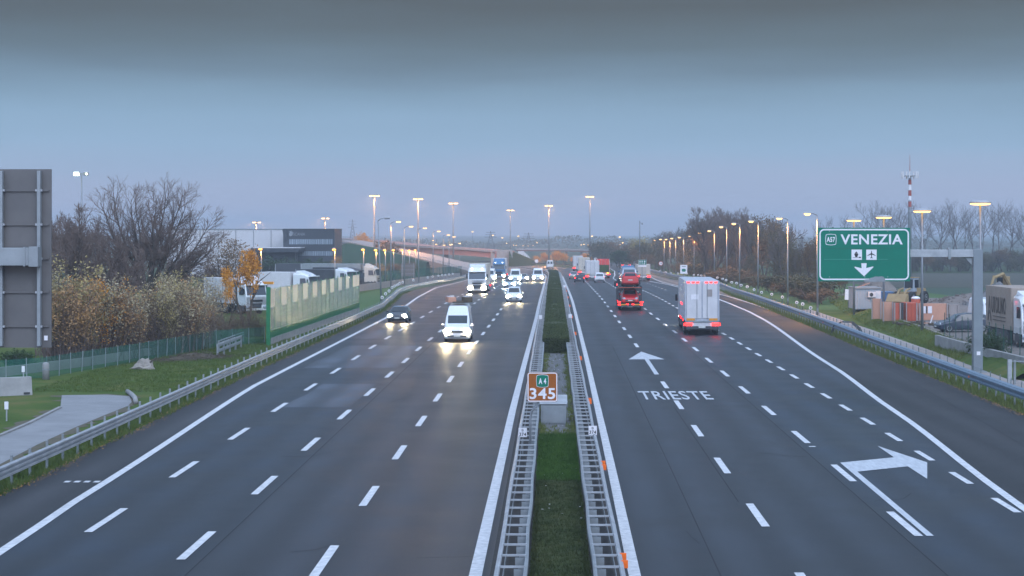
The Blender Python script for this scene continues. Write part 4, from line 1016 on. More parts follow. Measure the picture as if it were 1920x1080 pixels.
for px, pt, Y, sx, lab in ((20,652,117,1.1,'dark green bush under the grey sign back, at the left edge'),(48,655,118,1.0,'dark green bush under the right part of the sign back'),(1842,612,126,.8,'dark green bush behind the gantry post by the grey wall'),(1870,618,122,.7,'dark green bush between the gantry post and the tan truck'),(497,478,380,1.5,'dark bush left in front of the dark canopy'),(530,482,385,1.3,'dark bush under the middle of the dark canopy'),(575,484,388,1.4,'dark bush at the foot of the black building, left one'),(607,483,388,1.4,'dark bush at the foot of the black building, right one'),(645,486,370,1.6,'dark bush right of the black building')):
    x, y, zt = at(px, pt, Y); z = zg(y); s = (zt-z)/3; put(bush, (x,y,z), px, (s*sx,s*sx,s), lab, 'dark green bushes')
under = []
for k, lm in enumerate(('leaf_brown','leaf_dusk')):
    T, _ = bare_meshes(57+k, 3, 3, .4, .7, .4, .05, 2); fit((T,), 2.5); under.append(plant('undergrowth_bush', T, cloud(58+k, 3, 3.0, .1, 170, 24, .12, spread=.5), 'twig', lm, 'bush'))
# the wood along the right side
RT = []
for i, (sd, lm, nc) in enumerate(((61,'leaf_dusk',400),(62,'leaf_brown',360),(63,'leaf_dusk',260))):
    T, C = bare_meshes(sd, 11, 2, .28, .95, .45, .17, 3, .45, .022); fit((T,C), 11)
    p = thing('wood_tree', (0,-400,0), 0, 'x', 'tree'); T.build('trunk', 'bark', p); C.build('branches', 'twig_grey', p)
    cloud(sd+10, 10.4, 6.6, .3, nc, 26, .17, spread=1.0).build('crown', lm, p); RT.append(p)
RTL = [(1563,470,205,2,.55),(1545,452,214,0,.62),(1522,440,222,1,.62),(1498,452,230,0,.6),(1580,500,210,1,.45),(1470,425,262,0,.75),(1452,405,280,1,.8),(1436,408,292,2,.8),(1415,400,305,1,.8),(1398,405,318,0,.85),(1380,392,330,2,.8),(1362,400,345,1,.85),(1345,388,355,2,.85),(1328,392,368,2,.8),(1312,412,385,0,.85),(1296,422,400,1,.85),(1280,425,415,0,.9),(1266,430,430,1,.9),(1252,434,445,2,.9),(1240,438,460,0,.9),(1228,444,480,1,.9),(1490,470,240,1,.6),(1405,470,290,0,.7),(1370,480,310,1,.7),(1330,485,335,0,.7),(1290,490,365,1,.7),(1262,492,395,0,.7)]
RTL.sort(key=lambda q: -q[0])
for i, (px, pt, Y, k, sx) in enumerate(RTL):
    Y = Y*1.16+10; x, y, zt = at(px, pt, Y); z = zg(y); s = (zt-z)/11
    x = max(x, 30)
    put(RT[k], (x,y,z), px*.7, (max(s,.7)*sx*.95,max(s,.7)*sx*.95,s), '%s autumn tree in the wood behind the right lamps, %s from the green sign' % (('dull olive','brown','thin greyish')[k], ORD[i]), 'trees of the wood along the right side')
k = 0
for px in range(1228,1545,13):
    Y = 182+(1590-px)*.66+9*math.sin(px); x, y, z0 = at(px, 500, Y); x = max(x, 30.5); z = zg(y); s = (2.2+.8*math.sin(px*.7))/3
    q = put(under[k % 2], (x,y,z), px, (s*1.6,s*1.3,s), '%s undergrowth bush at the foot of the right wood, %s from the far end' % (('brown','dull olive')[k % 2], ORD[k]), 'undergrowth of the right wood'); k += 1
BR = [(1385,386,360,0),(1365,384,372,1),(1330,386,380,2),(1345,390,390,0),(1410,396,350,1),(1318,420,420,2)]
for i, (px, pt, Y, k) in enumerate(sorted(BR)):
    x, y, zt = at(px, pt, Y); z = zg(y); s = (zt-z)/10
    put(bt[k], (x,y,z), px, (s*.75,s*.75,s), 'tall bare tree standing above the right wood, %s from the left' % ORD[i], 'bare trees above the right wood')
# hedgerow beneath the poplars
for i in range(22):
    px = 1590+i*16; Y = 500+8*math.sin(i*1.9); pt = 470+7*math.sin(i*2.7); x, y, zt = at(px, pt, Y); z = zg(y); s = (zt-z)/11
    put(RT[(1,2,0)[i % 3]], (x,y,z), i*2.2, (s*1.5,s*1.1,s), 'low brown tree under the poplar row, %s from the left' % ORD[i], 'low trees under the poplar row')
# far trees around the junction
FT = [(1008,478,735,'gold',1.1),(1022,472,740,'gold',1.0),(1042,468,735,'gold',1.0),(1058,472,740,'gold',1.1),(1075,478,735,'gold',1.2),(1094,473,740,'gold',1.2),(992,482,740,'brown',1.0),(1108,480,735,'gold',1.0),(683,432,660,'gold',.75),(731,441,520,'brown',.9),
      (1166,463,560,'green',1.3),(1134,449,640,'dusk',1.0),(1147,444,650,'brown',1.0),(1122,452,660,'dusk',1.0),(1185,447,600,'brown',.9),(1203,437,560,'olive',.75),(1198,452,540,'brown',.9),(1216,450,520,'dusk',.9),(1158,470,600,'dusk',1.1),(1180,472,590,'brown',1.1),(1213,470,500,'brown',1),
      (672,492,330,'brown',1.0),(690,488,345,'brown',.9),(712,490,350,'rust',.9),(735,488,380,'brown',1.0),(752,492,385,'brown',.9),(655,495,320,'brown',.9),(776,487,420,'dusk',1.0),(800,492,430,'dusk',1.0),(628,476,340,'rust',.5)]
farp = {}
for k, lm in (('gold','leaf_gold'),('brown','leaf_brown'),('green','leaf_green'),('dusk','leaf_dusk'),('olive','leaf_olive'),('rust','leaf_rust')):
    T, C = bare_meshes(hash(k) % 1 + len(k)*7, 8, 2, .25, .8, .4, .15, 2, .45, .03); fit((T,), 6)
    farp[k] = plant('far_tree', T, cloud(len(k)*13+1, 8, 5.4, 1.0, 190, 24, .2 if k != 'green' else .26, spread=.9), 'bark', lm, 'tree')
cn = {'gold':'golden','brown':'brown','green':'round dark green','dusk':'hazy grey-olive','olive':'tall olive','rust':'rust-coloured'}; cnt = {}
FT.sort()
for px, pt, Y, k, sx in FT:
    x, y, zt = at(px, pt, Y); z = zg(y); s = (zt-z)/8; c = cnt.get(k,0); cnt[k] = c+1
    put(farp[k], (x,y,z), px, (s*sx,s*sx,s), '%s tree far off near the junction, %s of that colour from the left' % (cn[k], ORD[c]), 'far trees around the junction')
# far-off woods closing the horizon
r = random.Random(9); mb = MB()
for i in range(26000):
    x = r.uniform(-900,1100); Y = r.uniform(1450,1650); hgt = 7.0+2.4*math.sin(x*.013)+1.6*math.sin(x*.047+1)+1.0*math.sin(x*.16)+.8*math.sin(x*.41)
    c = Vector((x,Y,-6+r.random()**.8*max(3,hgt))); leaf(mb, c, r.uniform(.7,1.5), r)
mb.build('distant_woodland', 'leaf_dusk', kind='stuff', label='hazy line of distant woods along the horizon')

mat('dirt', (.13,.10,.07), .95, (.06,.06,.03), scale=1.6, bump=.6, bscale=14)
# ------------------------------------------------------------------ left verge
tr = [g(*p) for p in ((-160,890),(0,868),(60,838),(120,812),(180,790),(238,766),(247,757),(243,744),(200,741),(114,742),(111,768),(55,796),(0,820),(-160,880))]
tr = [(-24.5,52),(-20.0,60),(-19.6,66),(-19.4,72),(-19.3,78),(-19.6,88),(-20.6,94),(-22.2,99),(-26,99.5),(-29.6,99.2),(-27,91),(-22.8,84.6),(-22.4,79),(-23.4,70),(-27,60)]
tr = [g(*p)[:2] for p in ((-260,960),(0,872),(70,835),(140,803),(200,778),(240,762),(247,755),(243,744),(200,741),(116,742),(113,766),(56,795),(0,819),(-260,890))]
mb = MB(); n = len(tr)
mb.add([(x,y,.03) for x,y in tr], [(0,1,12,13),(1,2,11,12),(2,3,10,11),(3,4,10),(4,5,10),(5,6,9,10),(6,7,8,9)])
mb.build('service_track', 'pale_track', kind='structure')
rr_ = random.Random(19); cx0 = sum(p[0] for p in tr)/n; cy0 = sum(p[1] for p in tr)/n; ring_ = []
for i in range(n):
    a, b = Vector((*tr[i],0)), Vector((*tr[(i+1) % n],0)); d_ = (b-a); nn_ = Vector((d_.y,-d_.x,0)).normalized()
    m_ = max(2,int(d_.length/.6))
    for j in range(m_):
        p_ = a.lerp(b, j/m_); o_ = nn_*rr_.uniform(.05,.75)
        if (p_+o_-Vector((cx0,cy0,0))).length < (p_-Vector((cx0,cy0,0))).length: o_ = -o_
        ring_.append((p_, p_+o_))
mb = MB()
for i in range(len(ring_)):
    (a, b), (c, d_) = ring_[i], ring_[(i+1) % len(ring_)]; mb.quad((a.x,a.y,.024),(c.x,c.y,.024),(d_.x,d_.y,.024),(b.x,b.y,.024))
mb.build('track_edge', 'dirt', kind='structure')
E_ = [tr[10], tr[11], tr[12], tr[13]]
t = thing('kerb_edge', (0,0,0), 0, 'thin pale broken kerb along the far side of the grey service track', 'kerb')
mb = MB()
for a, b in zip(E_, E_[1:]):
    d = Vector((b[0]-a[0],b[1]-a[1],0)); mb.box((a[0]+b[0])/2,(a[1]+b[1])/2,.05,d.length,.16,.10,rz=math.atan2(d.y,d.x))
mb.build('kerb_stones', 'concrete', t)
def post_line(pts, step):
    out = []; 
    for a, b in zip(pts, pts[1:]):
        a, b = Vector(a), Vector(b); L = (b-a).length; n = max(1,round(L/step))
        out += [a.lerp(b, i/n) for i in range(n)]
    out.append(Vector(pts[-1])); return out
def fence(label, pts, h, step, net, post, pr=.03, rail=False, kind='fence'):
    t = thing('mesh_fence', (0,0,0), 0, label, kind); P = post_line(pts, step); N_ = MB(); far = MB(); r = random.Random(len(P))
    for a, b in zip(P, P[1:]): N_.quad(a+Vector((0,0,.05)), b+Vector((0,0,.05)), b+Vector((0,0,h-.04)), a+Vector((0,0,h-.04)))
    N_.build('netting', net, t)
    for i, p in enumerate(P):
        mb = MB() if i < 100 else far; le = Vector((r.gauss(0,.02),r.gauss(0,.02),1))
        mb.tube([p, p+le*h], pr, 6)
        if i < 100: mb.build('post', post, t)
    if far.v: far.build('post', post, t, kind='stuff')
    if rail:
        mb = MB()
        for a, b in zip(P, P[1:]): mb.tube([a+Vector((0,0,h-.05)), b+Vector((0,0,h-.05))], .02, 5)
        mb.build('top_rail', post, t)
    return t
fence('green mesh fence with pale posts along the foot of the left shrubs', [(-38.5,96,0),(-31.5,107,0),(-29.0,110.7,0),(-28.0,117.4,0),(-26.9,122.6,0),(-25.6,130.9,0),(-24.4,139.9,0),(-21.6,144.5,0)], 1.25, 1.55, 'netting_green', 'galv_dull', .028)
# low wall behind it
t = thing('low_wall', (0,0,0), 0, 'low grey concrete wall running behind the green mesh fence', 'wall'); mb = MB()
LW = [(-40,99),(-31.8,110.4),(-28.6,120),(-26.6,130),(-25.0,141)]
for a, b in zip(LW, LW[1:]):
    d = Vector((b[0]-a[0],b[1]-a[1],0)); mb.box((a[0]+b[0])/2-.5,(a[1]+b[1])/2,.28,d.length,.2,.56,rz=math.atan2(d.y,d.x))
mb.build('wall_body', 'concrete', t)
# noise barrier
A, B = Vector((-20.9,141.8,0)), Vector((-20.0,199,0)); NP = 20; d = (B-A).normalized(); ang = math.atan2(d.y,d.x)
t = thing('noise_barrier', (A.x,A.y,0), 0, 'tall green-posted noise barrier of tinted clear panes beside the left carriageway', 'noise barrier')
Lp = (B-A).length/NP; nx = Vector((d.y,-d.x,0)); r = random.Random(4)
for i in range(NP):
    c = d*Lp*(i+.5); h = 4.15-.012*i
    MB().box(c.x,c.y,.25,Lp-.14,.18,.5,rz=ang).build('plinth', 'concrete', t)
    low = MB().box(c.x,c.y,.5+.27,Lp-.14,.07,.52,rz=ang); low.build('base_panel', 'green_post', t)
    split = (2.75 if i % 2 == 0 else 2.75)
    MB().box(c.x,c.y,(1.04+split)/2,Lp-.14,.03,split-1.05,rz=ang).build('pane', 'acrylic', t)
    if i % 2 == 1 and i < 18:       # panels with a clear opening
        MB().box(c.x,c.y,(split+h)/2,Lp-.14,.03,h-split-.02,rz=ang).build('clear_pane', 'acrylic', t)
    else: MB().box(c.x,c.y,(split+h)/2,Lp-.14,.06,h-split-.02,rz=ang).build('milky_panel', 'barrier_milky', t)
for i in range(NP+1):
    c = d*Lp*i; MB().box(c.x,c.y,2.08 if i else 2.15,.15 if i else .25,.07 if i else .3,4.16 if i else 4.3,rz=ang).build('post', 'green_post', t, bevel=.01)
# bits on the grass
t = thing('rock', g(270,693), 0, 'pale rough rock lying on the left grass', 'rock'); r = random.Random(2); mb = MB(); rings = []
for k in range(6):
    f = k/5; rings.append([(math.cos(a)*.62*(1-.62*f*f)*r.uniform(.68,1.2)*(1+.25*math.sin(2.3*a)), math.sin(a)*.45*(1-.6*f*f)*r.uniform(.7,1.2), f*.62*r.uniform(.75,1.2)+.08*math.sin(a*2)) for a in [i*.7 for i in range(9)]])
mb.loft(rings); mb.build('stone', 'stone', t); MB().tube([(.3,0,.4),(.75,.1,.72)], .05, 6).build('stake', 'bark', t)
t = thing('guardrail_end', g(408,670), 0, 'short spare length of grey guardrail standing on the left grass', 'guardrail')
e = Vector(g(452,652))-Vector(g(408,670)); mb = MB()
for dz in (.35,.72): 
    for k in range(3): mb.tube([(0,0,dz+.06*k),(e.x,e.y,dz+.06*k)], .05, 6)
mb.build('rail', 'galv_dull', t)
for k in range(5): MB().box(e.x*k/4,e.y*k/4,.45,.12,.12,.9).build('post', 'galv_dull', t)
t = thing('guardrail_end', g(410,660), 0, 'second spare guardrail length just behind the front one, on the left grass', 'guardrail'); mb = MB()
for dz in (.6,.75): mb.tube([(0,0,dz),(e.x*1.1,e.y*1.1,dz)], .05, 6)
mb.build('rail', 'galv_dull', t)
for k in range(4): MB().box(e.x*k/3*1.1,e.y*k/3*1.1,.4,.12,.12,.8).build('post', 'galv_dull', t)
x, y, z = g(362,674); t = thing('leaf_heap', (x,y,0), .9, 'low brown heap of cut branches beside the spare guardrail', 'debris heap'); r = random.Random(8); mb = MB()
for i in range(900):
    a, b = r.gauss(0,2.2), r.gauss(0,.7); h = .55*math.exp(-a*a/8-b*b*1.5); p = Vector((a,b,h*r.random())); q = Vector((r.gauss(0,.25),r.gauss(0,.25),r.gauss(0,.08))); mb.tube([p,p+q], [.02,.01], 3, cap=False)
mb.build('branches', 'debris', t)
rings = []
for k in range(5):
    f = k/4; rings.append([(math.cos(a)*3.2*(1-f*.9), math.sin(a)*.9*(1-f*.9), .42*f) for a in [i*.63 for i in range(10)]])
MB().loft(rings).build('mound', 'debris', t)
for px, pb, pt, lab in ((12.5,790,753,'short white-topped marker post beside the grey service track'),(44,719,686,'short white-topped marker post in front of the green fence')):
    x, y, z = g(px, pb); h = (pb-pt)*y/FPX; t = thing('marker_post', (x,y,0), 0, lab, 'marker post', 'white-topped marker posts')
    MB().tube([(0,0,0),(0,0,h)], .035, 6).build('post', 'galv', t); MB().box(0,-.04,h-.17,.17,.03,.34).build('plate', 'sign_white', t)
x, y, z = g(86,712); t = thing('marker_stub', (x,y,0), 0, 'stout pale concrete stub at the end of the low wall', 'post'); MB().lathe([(.2,0),(.2,.85),(.16,.95),(.05,1.0)], n=12).build('stub', 'concrete', t, smooth=True)
MB().lathe([(.21,.55),(.21,.62),(.15,.62)], n=12).build('band', 'galv_dull', t)
x, y, z = g(14,742); t = thing('concrete_block', (x,y,0), .5, 'weathered concrete block at the left edge below the sign back', 'concrete block')
MB().yz([(-.35,0),(.35,0),(.28,.3),(.14,.95),(-.14,.95),(-.28,.3)], -1.2, 1.2).build('block', 'concrete', t, bevel=.03); MB().box(.9,-.36,.12,.3,.04,.1).build('foot_slot', 'steel_dark', t)
P = [g(*p) for p in ((239,738),(246,743),(253,750),(255,758))]; t = thing('bent_pipe', (0,0,0), 0, 'bent pale kerb pipe at the end of the service track', 'kerb')
MB().tube([(x,y,.12) for x,y,z in P], .12, 8).build('pipe', 'concrete', t, smooth=True)
# pale wall with posts beyond the noise barrier
t = thing('roadside_wall', (0,0,0), 0, 'low pinkish concrete wall with posts behind the left lamps', 'wall')
Wp = [Vector(at(650,538,262)),Vector(at(672,533,275)),Vector(at(720,524,300)),Vector(at(790,517,345)),Vector(at(862,512,400))]
for a in Wp: a.z = zg(a.y)
mb = MB(); P = post_line([tuple(p) for p in Wp], 3)
for a, b in zip(P, P[1:]):
    dd = b-a; c = (a+b)/2; mb.box(c.x,c.y,c.z+.5,dd.length-.08,.16,1.0,rz=math.atan2(dd.y,dd.x))
mb.build('wall_panels', 'concrete_pink', t)
for p in P: MB().box(p.x,p.y-.1,p.z+.65,.12,.14,1.3).build('post', 'steel_dark', t)
fence('dark green mesh fence behind the far left lamps', [tuple(at(700,512,330)[:2])+(zg(330),), tuple(at(790,508,380)[:2])+(zg(380),), tuple(at(865,507,430)[:2])+(zg(430),)], 2.2, 3.5, 'netting_green', 'fence_green', .04)
# bright verge patch beyond the barrier
strip(MB(), lambda y: -26, lambda y: railL(y)-.4, 196, 330, .03).build('verge_patch', 'grass_bright', kind='structure')

# scattered tufts: verge edges and road edge weeds
def tufts(seed, n, fpos, hmin, hmax, name, material, label):
    r = random.Random(seed); mb = MB()
    for i in range(n):
        x, y = fpos(r); z = zg(y); 
        for _ in range(5):
            a = r.uniform(0,6.28); w_ = .018; b = r.uniform(hmin,hmax); dx, dy = math.cos(a)*w_, math.sin(a)*w_; ox, oy = r.gauss(0,.07), r.gauss(0,.07)
            mb.add([(x+ox-dx,y+oy-dy,z),(x+ox+dx,y+oy+dy,z),(x+ox+r.gauss(0,.35)*b,y+oy+r.gauss(0,.35)*b,z+b)], [(0,1,2)])
    mb.build(name, material, kind='stuff', label=label)
def fl(r): y = 45+r.random()**1.5*230; return railL(y)+r.uniform(-.9,.42), y
def fr(r): y = 85+r.random()**1.5*190; return railR(y)-r.uniform(-.5,.55), y
tufts(1, 5200, fl, .08, .30, 'grass_fringe', 'blade', 'grass and weeds growing under the left guardrail')
tufts(2, 3600, fr, .10, .38, 'grass_fringe', 'blade_dry', 'dry grass growing under the right guardrail')
def fw(r):
    y = 60+r.random()*90; return railL(y)-r.uniform(.6,9.5), y
def okw(r):
    while True:
        x, y = fw(r)
        if not (y < 101 and x < -19.0 and x > -30): return x, y
tufts(3, 9000, okw, .05, .16, 'verge_grass', 'blade', 'short grass on the left verge')

# ------------------------------------------------------------------ buildings on the left
Y = 400.; mpp = Y/FPX; gz0 = zg(Y)
def zz(py): return CAMH-(py-CY)*mpp
def xx(px): return (px-CX)*mpp
t = thing('office_building', (xx(579),Y,gz0), 0, 'black office block with two glazed bands and faint white lettering', 'building')
ox = xx(579); h = zz(430)-gz0
MB().box(0,7,h/2,xx(628)-xx(532),14,h).build('wall', 'building_black', t)
MB().xz([(xx(530)-ox,zz(430)-gz0-.05),(xx(539)-ox-.2,zz(430)-gz0-.05),(xx(539)-ox-.2,zz(450)-gz0),(xx(533)-ox,zz(448)-gz0)], -.6, .4).build('corner_fin', 'building_black', t)
MB().box(0,7,h+.06,xx(628)-xx(532)+.2,14.2,.14).build('roof_edge', 'steel_dark', t)
for k, (a, b, c, dd) in enumerate(((542,624,448.5,458),(556,624,471,479.5))):
    q = MB().box((xx(a)+xx(b))/2-ox,-.03,(zz(c)+zz(dd))/2-gz0,xx(b)-xx(a),.06,zz(c)-zz(dd)).build('window_band', 'building_band', t)
    n = 20; mb = MB()
    for i in range(n+1): mb.box(xx(a)-ox+(xx(b)-xx(a))*i/n,-.09,(zz(c)+zz(dd))/2-gz0,.07,.08,zz(c)-zz(dd))
    mb.build('mullions', 'building_black', q)
lettering('SCANIA', xx(572)-xx(550), .62, 'pole_grey', t, ((xx(550)+xx(572))/2-ox,-.03,zz(439)-gz0), bold=.0, depth=.04)
MB().xz([(xx(546)-ox+a*.8,zz(437.5)-gz0+b*.8) for a, b in ((-.55,-.6),(-.2,-.75),(.25,-.6),(.45,-.1),(.30,.15),(.62,.35),(.1,.42),(.0,.8),(-.2,.5),(-.55,.55),(-.35,.2),(-.6,-.1))], -.05, .0).build('emblem', 'pole_grey', t)
t = thing('entrance_canopy', (xx(515),Y-6,gz0), 0, 'dark flat canopy building in front of the white hall', 'building'); ox = xx(515)
mpp = (Y-6)/FPX
MB().box(xx(518)-ox,3,zz(468.5)-gz0,xx(563)-xx(471),9,zz(465)-zz(473)).build('canopy_roof', 'building_black', t)
MB().box(xx(518)-ox,3,zz(464.6)-gz0,xx(563)-xx(471)+.1,9.1,.12).build('roof_edge', 'building_white', t)
MB().box(xx(515)-ox,4.6,(zz(473)-gz0)/2,xx(552)-xx(479),6,zz(473)-gz0).build('wall', 'building_black', t)
for a in (488,500,536,545): MB().box(xx(a)-ox,1.55,1.6,.7,.06,1.8).build('window', 'building_band', t)
MB().box(xx(556)-ox,-1,(zz(473)-gz0)/2,.2,.2,zz(473)-gz0).build('column', 'steel_dark', t); MB().box(xx(473)-ox,-1,(zz(473)-gz0)/2,.2,.2,zz(473)-gz0).build('column', 'steel_dark', t)
mpp = Y/FPX
t = thing('warehouse_hall', (xx(430),Y+9,gz0), 0, 'long plain white hall behind the bare trees and the dark canopy', 'building'); mpp = (Y+9)/FPX; ox = xx(430)
h = zz(430.5)-gz0
MB().box((xx(300)+xx(534))/2-ox,15,h/2,xx(534)-xx(300),30,h).build('wall', 'building_white', t)
MB().box((xx(300)+xx(534))/2-ox,15,h+.08,xx(534)-xx(300)+.2,30.2,.18).build('roof_edge', 'galv_dull', t)
MB().box(xx(490)-ox,-.03,2,4,.08,3.6).build('gate', 'galv_dull', t)
for i in range(6): MB().box(xx(330+i*33)-ox,-.05,h*.5,.10,.10,h).build('downpipe', 'galv_dull', t)

# ------------------------------------------------------------------ flyover and ramp
def deck(t, P, wd, dep, par, mdeck, name='girder'):
    """bridge deck along points (px,py of parapet top, distance)"""
    Q = [Vector(at(*p)) for p in P]; R_ = []; S_ = []; T_ = []
    for i, q in enumerate(Q):
        d = (Q[min(i+1,len(Q)-1)]-Q[max(i-1,0)]); d.z = 0; d.normalize(); n_ = Vector((-d.y,d.x,0))
        if n_.y < 0: n_ = -n_
        k = lambda o_, z: q+n_*o_+Vector((0,0,z))
        R_.append([k(.9,-par-dep),k(.9,-par-.55),k(0,-par-.4),k(0,-par-.05),k(wd,-par-.05),k(wd,-par-.4),k(wd-.9,-par-.55),k(wd-.9,-par-dep)])
        S_.append([k(-.04,-par-.42),k(-.04,-par+.25),k(.2,-par+.25),k(.2,-par-.42)])
        T_.append([k(.06,-.06),k(.06,0),k(.16,0),k(.16,-.06)])
    MB().loft(R_).build(name, mdeck, t); MB().loft(S_).build('kerb_beam', 'concrete_pink', t)
    mb = MB().loft(T_)
    for rg in post_line([tuple(sum((Vector(v) for v in r4), Vector())/4) for r4 in T_], 3): mb.box(rg.x,rg.y,rg.z-par/2,.08,.08,par)
    mb.build('parapet_rail', 'galv_dull', t)
    return Q
t = thing('flyover', (0,0,0), 0, 'curved rose-coloured flyover crossing behind the left ramp', 'bridge')
Q = deck(t, [(560,441,800),(640,443.5,760),(710,449,705),(760,455,670),(810,458,650),(868,460.5,640),(926,465,632)], 11, 2.3, 1.0, 'bridge_rose')
for px, Yp in ((662,752),(745,690),(836,652)):
    x, y, zt = at(px, 470, Yp); z = zg(y); MB().box(x,y+5,(z+2.2)/2-.4+z/2,1.4,4.5,2.2-z+.8).build('pier', 'concrete', t)
a = Vector(at(926,463,632)); z = zg(632)
MB().prism([(a.x-1,a.y+.5),(a.x+6,a.y+3),(a.x+6,a.y+12),(a.x-1,a.y+12)], z, a.z-1.1).build('abutment', 'concrete', t)
def bank(t, pts, name, material):
    """grassy embankment: pts (x,y,ztop), falls to the ground toward the viewer"""
    mb = MB(); F_ = []
    for x, y, z in pts:
        zb = zg(y-1.8*(z-zg(y))); F_.append([(x,y-1.8*(z-zb),zb-.1),(x,y,z),(x,y+8,z),(x,y+8+1.8*(z-zb),zb-.1)])
    for p, q in zip(F_, F_[1:]):
        for k in range(3): mb.quad(p[k],q[k],q[k+1],p[k+1])
    mb.build(name, material, t, kind=None)
bank(t, [(a.x+5,a.y+2,a.z-1.4),(a.x+8,a.y+16,a.z-2.6),(a.x+11,a.y+34,a.z-4.2),(a.x+13,a.y+50,a.z-5.6)], 'embankment', 'grass_far')
t = thing('bridge', (0,0,0), 0, 'low distant bridge on the horizon behind the golden trees', 'bridge')
deck(t, [(968,464,860),(1010,464,860),(1060,464.5,855),(1112,466,850)], 11, 1.0, .7, 'bridge_rose')
a = Vector(at(976,467,850)); z = zg(850); MB().xz([(a.x-1,a.z-1),(a.x+1.2,a.z-1),(a.x+5.5,z),(a.x-3,z)], a.y-1, a.y+10).build('abutment', 'building_white', t)
for px in (1028,1062,1090): x, y, zt = at(px,470,858); MB().box(x,y+4,(z+zt)/2,.9,4,zt-z+2).build('pier', 'concrete', t)
# left ramp
t = thing('ramp', (0,0,0), 0, 'lamp-lit concrete ramp sloping down from the flyover to the left carriageway', 'ramp')
Pr = [(628,446,640),(668,453,610),(700,461,580),(735,468.5,550),(772,477,515),(810,486,480),(845,494.5,448),(880,503.5,418)]
Qr = deck(t, Pr, 9, .9, .8, 'concrete_pink', 'ramp_slab')
mb = MB()
for p, q in list(zip(Qr, Qr[1:])):
    mb.quad((p.x,p.y+.95,zg(p.y)-.3),(q.x,q.y+.95,zg(q.y)-.3),(q.x,q.y+.95,q.z-1.0),(p.x,p.y+.95,p.z-1.0))
mb.build('retaining_wall', 'concrete_pink', t)
t = thing('embankment', (0,0,0), 0, 'dark green slope below the left ramp, behind the orange lamps', 'embankment')
bank(t, [(q.x-1,q.y-1.0,max(q.z-2.4-(.05*i*i),zg(q.y)+.25)) for i, q in enumerate(Qr[:6])], 'slope', 'grass_far')
bank(t, [(p[0],p[1],p[2]) for p in (at(600,482,440),at(622,466,450),at(650,456,455),at(700,465,452),at(750,478,445),at(800,492,430))], 'front_slope', 'field_green')
# antenna mast
Y = 300; x, _, zt = at(1706,290,Y); t = thing('antenna_mast', (x,Y,zg(Y)), 0, 'red and white antenna mast rising behind the green sign', 'antenna mast'); zb = zg(Y)
def zY(py): return CAMH-(py-CY)*Y/FPX-zb
MB().tube([(0,0,0),(0,0,zY(395)),(0,0,zY(331))], [.28,.265,.20], 12).build('pole', 'pole_grey', t, smooth=True)
for i, (a, b) in enumerate(((337,346),(357,367),(376,388))):
    MB().tube([(0,0,zY(b)),(0,0,zY(a))], [.262,.245], 12).build('red_band', 'mast_red', t)
for i, (a, b) in enumerate(((346.3,356.7),(367.3,375.7),(388.3,396))): MB().tube([(0,0,zY(b)),(0,0,zY(a))], [.266,.25], 12).build('white_band', 'sign_white', t)
MB().tube([(0,0,zY(331)),(0,0,zY(290))], [.07,.02], 6).build('lightning_rod', 'mast_red', t)
mb = MB().lathe([(.2,zY(331)),(1.0,zY(330.5)),(1.0,zY(329.5)),(.2,zY(329))], n=14); mb.build('platform', 'galv_dull', t)
for k in range(7):
    a = k*.9; MB().box(1.25*math.cos(a),1.25*math.sin(a),zY(328),.20,.16,1.1).build('antenna', 'trailer_white', t)

# ------------------------------------------------------------------ right: yard, bank, containers
ZY = .6
yd = [g(px,py,ZY)[:2] for px, py in ((1590,556),(1640,585),(1676,600),(1718,613),(1760,629),(1805,645),(1850,662),(1940,692))]
mb = MB()
yfar = [(x+150,250+i*2) for i, (x, y) in enumerate(yd)]
mid = [(x+14,y+26) for x, y in yd]
n = len(yd)
mb.add([(x,y,ZY) for x,y in yd]+[(48,222,ZY),(75,235,ZY),(110,240,ZY),(150,240,ZY),(150,100,ZY),(60,100,ZY)], [(0,1,n),(1,2,n+1,n),(2,3,n+1),(3,4,n+2,n+1),(4,5,n+2),(5,6,n+4,n+3,n+2),(6,7,n+5,n+4)])
mb.build('yard_ground', 'sand', kind='structure')
r = random.Random(5); mb = MB(); rows = []
for i in range(61):
    u = i/60*(n-1); k = min(n-2,int(u)); f = u-k; x = yd[k][0]*(1-f)+yd[k+1][0]*f; y = yd[k][1]*(1-f)+yd[k+1][1]*f
    wd = 2.4*(1-i/60*.35)
    rows.append([(x+.3,y+.2,ZY+.02),(x-.2,y,ZY+.06+r.uniform(-.05,.06)),(x-wd*.35,y-.4,ZY*.72+r.uniform(-.06,.06)),(x-wd*.7,y-.8,ZY*.38+r.uniform(-.06,.06)),(x-wd,y-1,.03)])
for a, b in zip(rows, rows[1:]):
    for k in range(4): mb.quad(a[k],a[k+1],b[k+1],b[k])
mb.build('bank', 'grass', kind='structure')
def fb(r): a = r.choice(rows[:45]); k = r.randint(0,3); f = r.random(); return a[k][0]*(1-f)+a[k+1][0]*f, a[k][1]+r.uniform(-.8,.8)
def tuft_bank():
    r = random.Random(6); mb = MB()
    for i in range(3600):
        a = r.choice(rows[:50]); k = r.randint(0,3); f = r.random(); p = Vector(a[k]).lerp(Vector(a[k+1]), f); p.y += r.uniform(-.8,.8)
        for _ in range(4):
            an = r.uniform(0,6.28); b = r.uniform(.1,.34); dx, dy = math.cos(an)*.02, math.sin(an)*.02; q = p+Vector((r.gauss(0,.1),r.gauss(0,.1),-.05))
            mb.add([(q.x-dx,q.y-dy,q.z),(q.x+dx,q.y+dy,q.z),(q.x+r.gauss(0,.3)*b,q.y+r.gauss(0,.3)*b,q.z+b)], [(0,1,2)])
    mb.build('bank_grass', 'blade_dry', kind='stuff', label='rough yellow-green grass on the bank below the yard')
tuft_bank()
